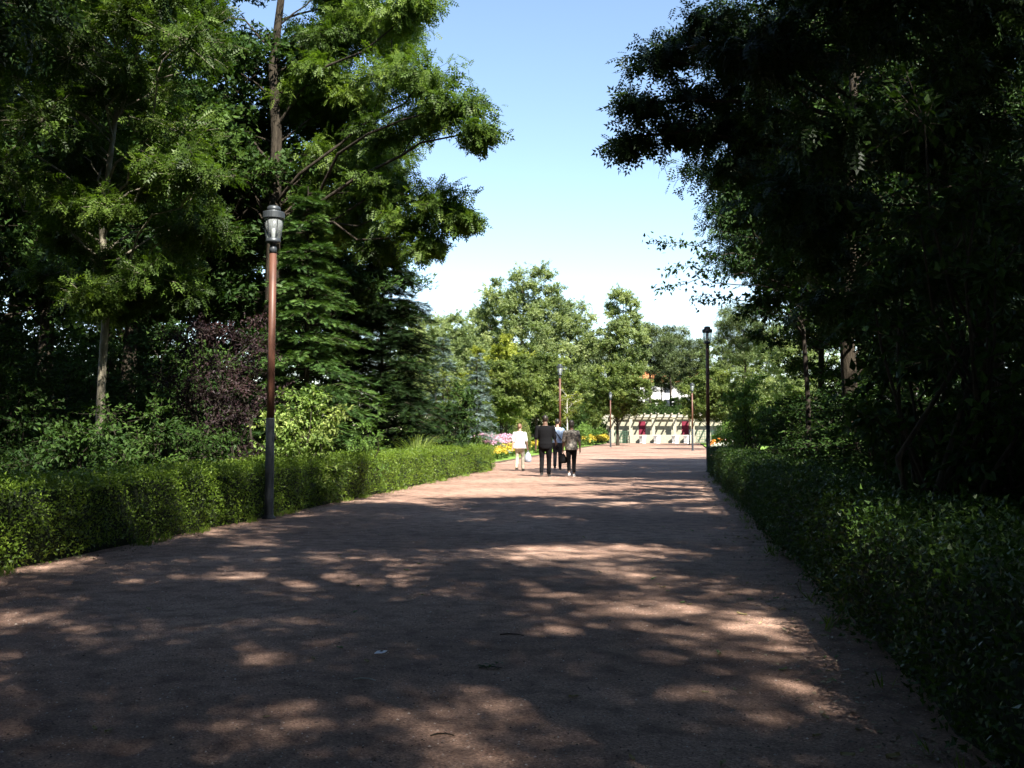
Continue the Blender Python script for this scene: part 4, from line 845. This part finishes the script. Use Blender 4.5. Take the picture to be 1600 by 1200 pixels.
def person(loc, rz, H, label, top, bottom, shoe, hair, skin, sl=.55, long_hem=0.0, stride=.22, build=1.0, arms=(.1, -.1), bend=(0.1, .1), hairstyle='short', flare=0.0, cropped=False, group='people walking away along the path'):
    root = empty('person', loc, rz); k = H / 1.76; Vk = lambda p: (p[0] * k, p[1] * k, p[2] * k); w = build
    hips = [Vector((s * .088 * w, 0, .90)) for s in (-1, 1)]
    J = {}
    for i, s in enumerate((-1, 1)):
        f = stride * (1 if i else -1); lift = .05 if f < 0 else 0.0
        ank = Vector((s * .085 * w, f * .9, .085 + lift)); kn = (hips[i] + ank) / 2 + Vector((0, .05 + (.05 if f < 0 else 0), .02)); J['hip', i], J['knee', i], J['ank', i] = hips[i], kn, ank
        sh = Vector((s * .185 * w, 0, 1.40)); el = sh + Vector((s * .055, arms[i] * .6 - .02, -.29)); wr = el + Vector((s * .01, arms[i] * .6 + bend[i], -.25 + abs(bend[i]) * .45)); J['sh', i], J['el', i], J['wr', i] = sh, el, wr
    def torso(mb, inf, z0, flare_=0.0, neck=True):
        rg_ = [(.84, .155, .105), (.93, .165, .115), (1.02, .15, .105), (1.12, .148, .10), (1.24, .165, .108), (1.34, .178, .108), (1.41, .165, .092), (1.455, .115, .075)] + ([(1.48, .065, .062), (1.56, .056, .060)] if neck else [(1.47, .085, .072)])
        R_ = []
        for z, a, b in rg_:
            if z < z0 - .001: continue
            fl = flare_ * max(0, (1.12 - z) / .3); R_.append((0, -.01, z * k, (a * w + inf + fl) * k, (b * (.5 + .5 * w) + inf + fl * .7) * k))
        mb.loft(R_, 18)
    def limb(mb, pts, rad): mb.tube([Vk(p) for p in pts], [r * k for r in rad], 10); [mb.ell(Vk(p), (r * k * .98,) * 3, 10, 6) for p, r in zip(pts, rad)]
    b = MB(); torso(b, 0, 0)
    b.ell(Vk((0, .0, 1.655)), Vk((.074, .094, .108)), 16, 12); b.ell(Vk((0, .03, 1.60)), Vk((.055, .068, .062)), 14, 8)
    b.tube([Vk((0, .088, 1.665)), Vk((0, .112, 1.628)), Vk((0, .09, 1.615))], [.010 * k, .015 * k, .012 * k], 8)
    for s in (-1, 1): b.ell(Vk((s * .076, -.002, 1.645)), Vk((.012, .022, .032)), 8, 6)
    for i, s in enumerate((-1, 1)):
        limb(b, [J['hip', i], J['knee', i], J['ank', i]], [.082 * w, .052, .036]); a = J['ank', i]
        b.tube([Vk(a + Vector((0, -.04, -.04))), Vk(a + Vector((0, .06, -.05))), Vk(a + Vector((s * .01, .15, -.062)))], [.036 * k, .038 * k, .026 * k], 9)
        limb(b, [J['sh', i], J['el', i], J['wr', i]], [.052 * w, .040, .027])
        wr = J['wr', i]; d = (wr - J['el', i]).normalized(); side = Vector((0, 1, 0)); side = (side - d * side.dot(d)).normalized(); pn = d.cross(side)
        pc = wr + d * .055
        b.tube([Vk(wr), Vk(wr + d * .04), Vk(pc + d * .045)], [.025 * k, .030 * k, .030 * k], 8)
        for q, (off, ln) in enumerate(((-.030, .068), (-.011, .082), (.009, .088), (.028, .078))):
            p0 = pc + d * .035 + side * off; p1 = p0 + d * ln * .5 - pn * s * .008; p2 = p0 + d * ln * .92 - pn * s * .026
            b.tube([Vk(p0), Vk(p1), Vk(p2)], [.0092 * k, .0088 * k, .0075 * k], 6)
        t0 = pc + side * .026 - d * .025; b.tube([Vk(t0), Vk(t0 + side * .030 + d * .025), Vk(t0 + side * .036 + d * .062 - pn * s * .012)], [.012 * k, .0105 * k, .009 * k], 6)
    body = mobj('body', remesh(b, 'body', .0098, 1), M[skin], root)
    for s in (-1, 1): MB().ell(Vk((s * .030, .082, 1.662)), Vk((.013, .010, .009)), 8, 6).build('eye', M['white_c'], root, True)
    MB().ell(Vk((0, .0945, 1.588)), Vk((.024, .007, .007)), 10, 6).build('lips', M['redpanel'], root, True)
    # trousers
    t = MB(); torso_r = [(0, -.01, z * k, (a * w + .016) * k, (bb * (.5 + .5 * w) + .016) * k) for z, a, bb in ((.80, .13, .10), (.86, .16, .112), (.93, .166, .116), (1.03, .152, .106))]; t.loft(torso_r, 18)
    for i, s in enumerate((-1, 1)):
        en = J['ank', i] + Vector((0, -.01, .02)) if not cropped else J['knee', i] + (J['ank', i] - J['knee', i]) * .8
        limb(t, [J['hip', i] + Vector((0, 0, .02)), J['knee', i], en], [.100 * w, .072, .062 if not cropped else .060])
    mobj('trousers', remesh(t, 'trousers', .014, 3), M[bottom], root)
    c = MB(); torso(c, .022, .93 - long_hem if long_hem < .09 else .84, flare, False)
    for i in range(2):
        e = J['sh', i] + (J['el', i] - J['sh', i]) * min(sl, 1.0) if sl <= 1 else J['el', i]
        pts = [J['sh', i] + Vector((0, 0, -.005)), e] + ([J['el', i] + (J['wr', i] - J['el', i]) * (sl - 1)] if sl > 1 else [])
        limb(c, pts, [.070 * w, .064, .050][:len(pts)])
    mobj('shirt', remesh(c, 'shirt', .013, 3), M[top], root)
    for i, s in enumerate((-1, 1)):
        a = J['ank', i]; q = MB().tube([Vk(a + Vector((0, -.055, -.045))), Vk(a + Vector((0, .02, -.035))), Vk(a + Vector((s * .005, .09, -.052))), Vk(a + Vector((s * .01, .18, -.066)))], [.036 * k, .047 * k, .046 * k, .026 * k], 10)
        q.box(Vk(a + Vector((s * .004, .06, -.078))), (.084 * k, .25 * k, .016 * k)); mobj('shoe', remesh(q, 'shoe', .010, 2), M[shoe], root)
    h = MB(); h.ell(Vk((0, -.014, 1.675)), Vk((.082, .096, .106)), 16, 12)
    if hairstyle == 'bob': h.ell(Vk((0, -.035, 1.625)), Vk((.092, .078, .095)), 14, 10); h.ell(Vk((0, -.01, 1.70)), Vk((.094, .10, .09)), 14, 10)
    if hairstyle == 'bun': h.ell(Vk((0, -.11, 1.66)), Vk((.045, .04, .045)), 12, 8)
    hm = remesh(h, 'hair', .010, 1); bm = bmesh.new(); bm.from_mesh(hm)
    bmesh.ops.delete(bm, geom=[v for v in bm.verts if v.co.y > .052 * k and v.co.z < 1.72 * k], context='VERTS'); bm.to_mesh(hm); bm.free(); mobj('hair', hm, M[hair], root)
    tag(root, label, 'person', group); root['_k'] = k
    return root, {q: Vector(Vk(p)) for q, p in J.items()}
def gpt(px, py): p = gp(px, py); return (p.x, p.y, .004)
fwd = R(2)
p1, J1 = person(gpt(812, 736), fwd + R(-6), 1.62, 'woman in a loose white blouse and cream trousers carrying a plastic bag', 'white_c', 'cream_c', 'shoe', 'hair_br', 'skin', .9, .09, .16, 1.05, (-.05, .12), (.02, .04), 'bun', .09)
p2, J2 = person(gpt(852, 745), fwd, 1.84, 'broad man dressed all in black, walking in the middle', 'black', 'black', 'shoe', 'hair_dk', 'skin_dk', .95, .03, .10, 1.16, (.0, .12), (.05, .24), 'short')
p3, J3 = person(gpt(871, 734), fwd, 1.80, 'man in a pale blue shirt with a dark shoulder strap and charcoal trousers', 'blue_c', 'grey_c', 'shoe', 'hair_dk', 'skin', .8, .02, .08, 1.0, (.05, .0), (.12, .12), 'short')
p4, J4 = person(gpt(893, 745), fwd + R(8), 1.68, 'woman in a mottled grey blouse, black cropped trousers and white shoes', 'print', 'black', 'shoe_w', 'hair_dk', 'skin_dk', .95, .09, .20, 1.04, (.08, -.12), (.04, .02), 'bob', .02, True)
for o in (p1, p2, p3, p4): del o['_k']
st = MB(); pts = []
for i in range(13):
    t = i / 12; z = 1.46 - .42 * t; pts.append((-.13 + .30 * t, -.128 - .012 * math.sin(t * 3.1), z))
st.tube(pts, .018, 6).build('shoulder_strap', M['grey_c'], p3)
def bag(name, loc, w, d, h, mat, label):
    o = empty(name, loc); q = MB()
    q.loft([(0, 0, -h, w * .30, d * .35), (0, 0, -h * .95, w * .45, d * .5), (0, 0, -h * .6, w * .5, d * .48), (0, 0, -h * .28, w * .30, d * .28), (0, 0, -h * .14, w * .12, d * .14)], 14)
    q.build('sack', mat, o, True)
    for s in (-1, 1): MB().tube([(s * .03, 0, -h * .15), (s * .022, 0, -.03), (0, 0, .004), (-s * .01, 0, .0)], .006, 5).build('handle', mat, o)
    tag(o, label, 'bag'); return o
mw1 = Matrix.Translation(p1.location) @ Matrix.Rotation(p1.rotation_euler.z, 4, 'Z'); mw4 = Matrix.Translation(p4.location) @ Matrix.Rotation(p4.rotation_euler.z, 4, 'Z')
bag('plastic_bag', mw1 @ (J1['wr', 1] + Vector((.015, .02, -.11))), .26, .18, .40, M['bagp'], 'pale grey plastic bag hanging from the hand of the woman in white')
bag('shoulder_bag', mw4 @ (J4['wr', 0] + Vector((-.01, .0, -.10))), .26, .14, .34, M['black'], 'dark bag carried low by the woman in the mottled blouse')

# ================================================================== LITTER ON THE PATH
M['paper'] = plain('white_paper', (0.72, 0.76, 0.82), .7, .2); M['ink'] = plain('dark_ink', (0.05, 0.05, 0.06), .8, .1)
M['dryleaf'] = leaf_mat('dry_leaf', (0.16, 0.12, 0.06), (0.28, 0.23, 0.12), (0.36, 0.36, 0.24), .2); M['greenleaf'] = leaf_mat('fallen_green_leaf', (0.05, 0.09, 0.03), (0.10, 0.17, 0.06), (0.2, 0.3, 0.14), .2)
pp = gp(595, 1021); o = empty('paper_scrap', (pp.x, pp.y, .006), R(-12))
q = MB().add([(-.025, -.04, 0), (.025, -.04, .004), (.027, .0, .001), (.025, .04, .006), (-.024, .042, .003), (-.026, 0, .008)], [(0, 1, 2, 5), (5, 2, 3, 4)]).build('sheet', M['paper'], o)
MB().box((.003, .004, .009), (.016, .02, .002)).build('print_mark', M['ink'], o); tag(o, 'small white paper scrap with a dark mark lying on the path', 'paper')
def leaf_mesh(name, seed, L, W):
    g = random.Random(seed); V = []; n = 5
    for i in range(n + 1):
        t = i / n; w_ = W * math.sin(math.pi * min(1, t * .92 + .04)) ** .8 * .5; V += [(L * (t - .5), -w_, .004 + .012 * abs(t - .5) + g.uniform(0, .006)), (L * (t - .5), 0, .003), (L * (t - .5), w_, .005 + g.uniform(0, .008))]
    F = []
    for i in range(n): F += [(3 * i, 3 * i + 3, 3 * i + 4, 3 * i + 1), (3 * i + 1, 3 * i + 4, 3 * i + 5, 3 * i + 2)]
    b = MB().add(V, F).mesh(name); a = b.attributes.new('tone', 'FLOAT', 'FACE'); a.data.foreach_set('value', [g.uniform(.2, .9)] * len(b.polygons)); return b
lm = [leaf_mesh('fallen_leaf', i, (.06, .045, .05, .04)[i], (.03, .026, .022, .02)[i]) for i in range(4)]
for i, m_ in enumerate(lm): m_.materials.append(M['dryleaf'] if i != 1 else M['greenleaf'])
g = np.random.default_rng(17)
for i in range(110):
    if i < 60: y = 3.8 + 12 * g.uniform() ** 1.5; x = g.uniform(-4, XR) if g.random() < .6 else g.uniform(-.2, XR)
    else: y = 4 + 11 * g.uniform(); x = XR - abs(g.normal(0, .35)) + .05
    o = link(bpy.data.objects.new('fallen_leaf', lm[i % 4])); o.location = (x, y, .006); o.rotation_euler = (g.normal() * .15, g.normal() * .15, g.uniform(0, 6.28)); sc = g.uniform(.6, 1.25); o.scale = (sc,) * 3
    tag(o, 'small fallen leaf lying on the shaded gravel', 'leaf', 'fallen leaves on the path')
for (px, py, L, a, c, lb) in ((570, 1063, .12, .2, 1, 'pale curved twig lying on the path below the paper scrap'), (800, 993, .16, 0.1, 0, 'thin dark twig lying across the middle of the path'), (690, 1150, .10, .5, 0, 'short dark twig at the bottom of the path')):
    p = gp(px, py); o = link(bpy.data.objects.new('twig', MB().tube([(-L / 2, 0, .007), (-L / 6, .012, .009), (L / 5, .008, .008), (L / 2, -.03, .007)], [.004, .004, .003, .002], 5).mesh('twig'))); o.data.materials.append(M['bark_white'] if c else M['twig'])
    o.location = (p.x, p.y, 0); o.rotation_euler = (0, 0, a); tag(o, lb, 'twig')
p = gp(765, 1046); pl = Plant(180); pl.wood.tube([(-.06, 0, .006), (0, .01, .012), (.07, .0, .008)], [.003, .003, .002], 4, False)
n = 26; P = np.stack([pl.r.uniform(-.07, .07, n), pl.r.normal(0, .015, n), pl.r.uniform(.008, .03, n)], 1); pl.leaves(T_L1, P, pl.r.normal(size=(n, 3)) * np.array([1, 1, .3]), np.tile([0, 0, 1.], (n, 1)) + pl.r.normal(size=(n, 3)) * .4, np.full(n, .035), np.full(n, .4))
tag(finish(pl, 'leaf_sprig', (p.x, p.y, .004), M['hedge_dk'], M['twig'], 'stem', 'leaves'), 'fallen green sprig lying on the near path', 'sprig')
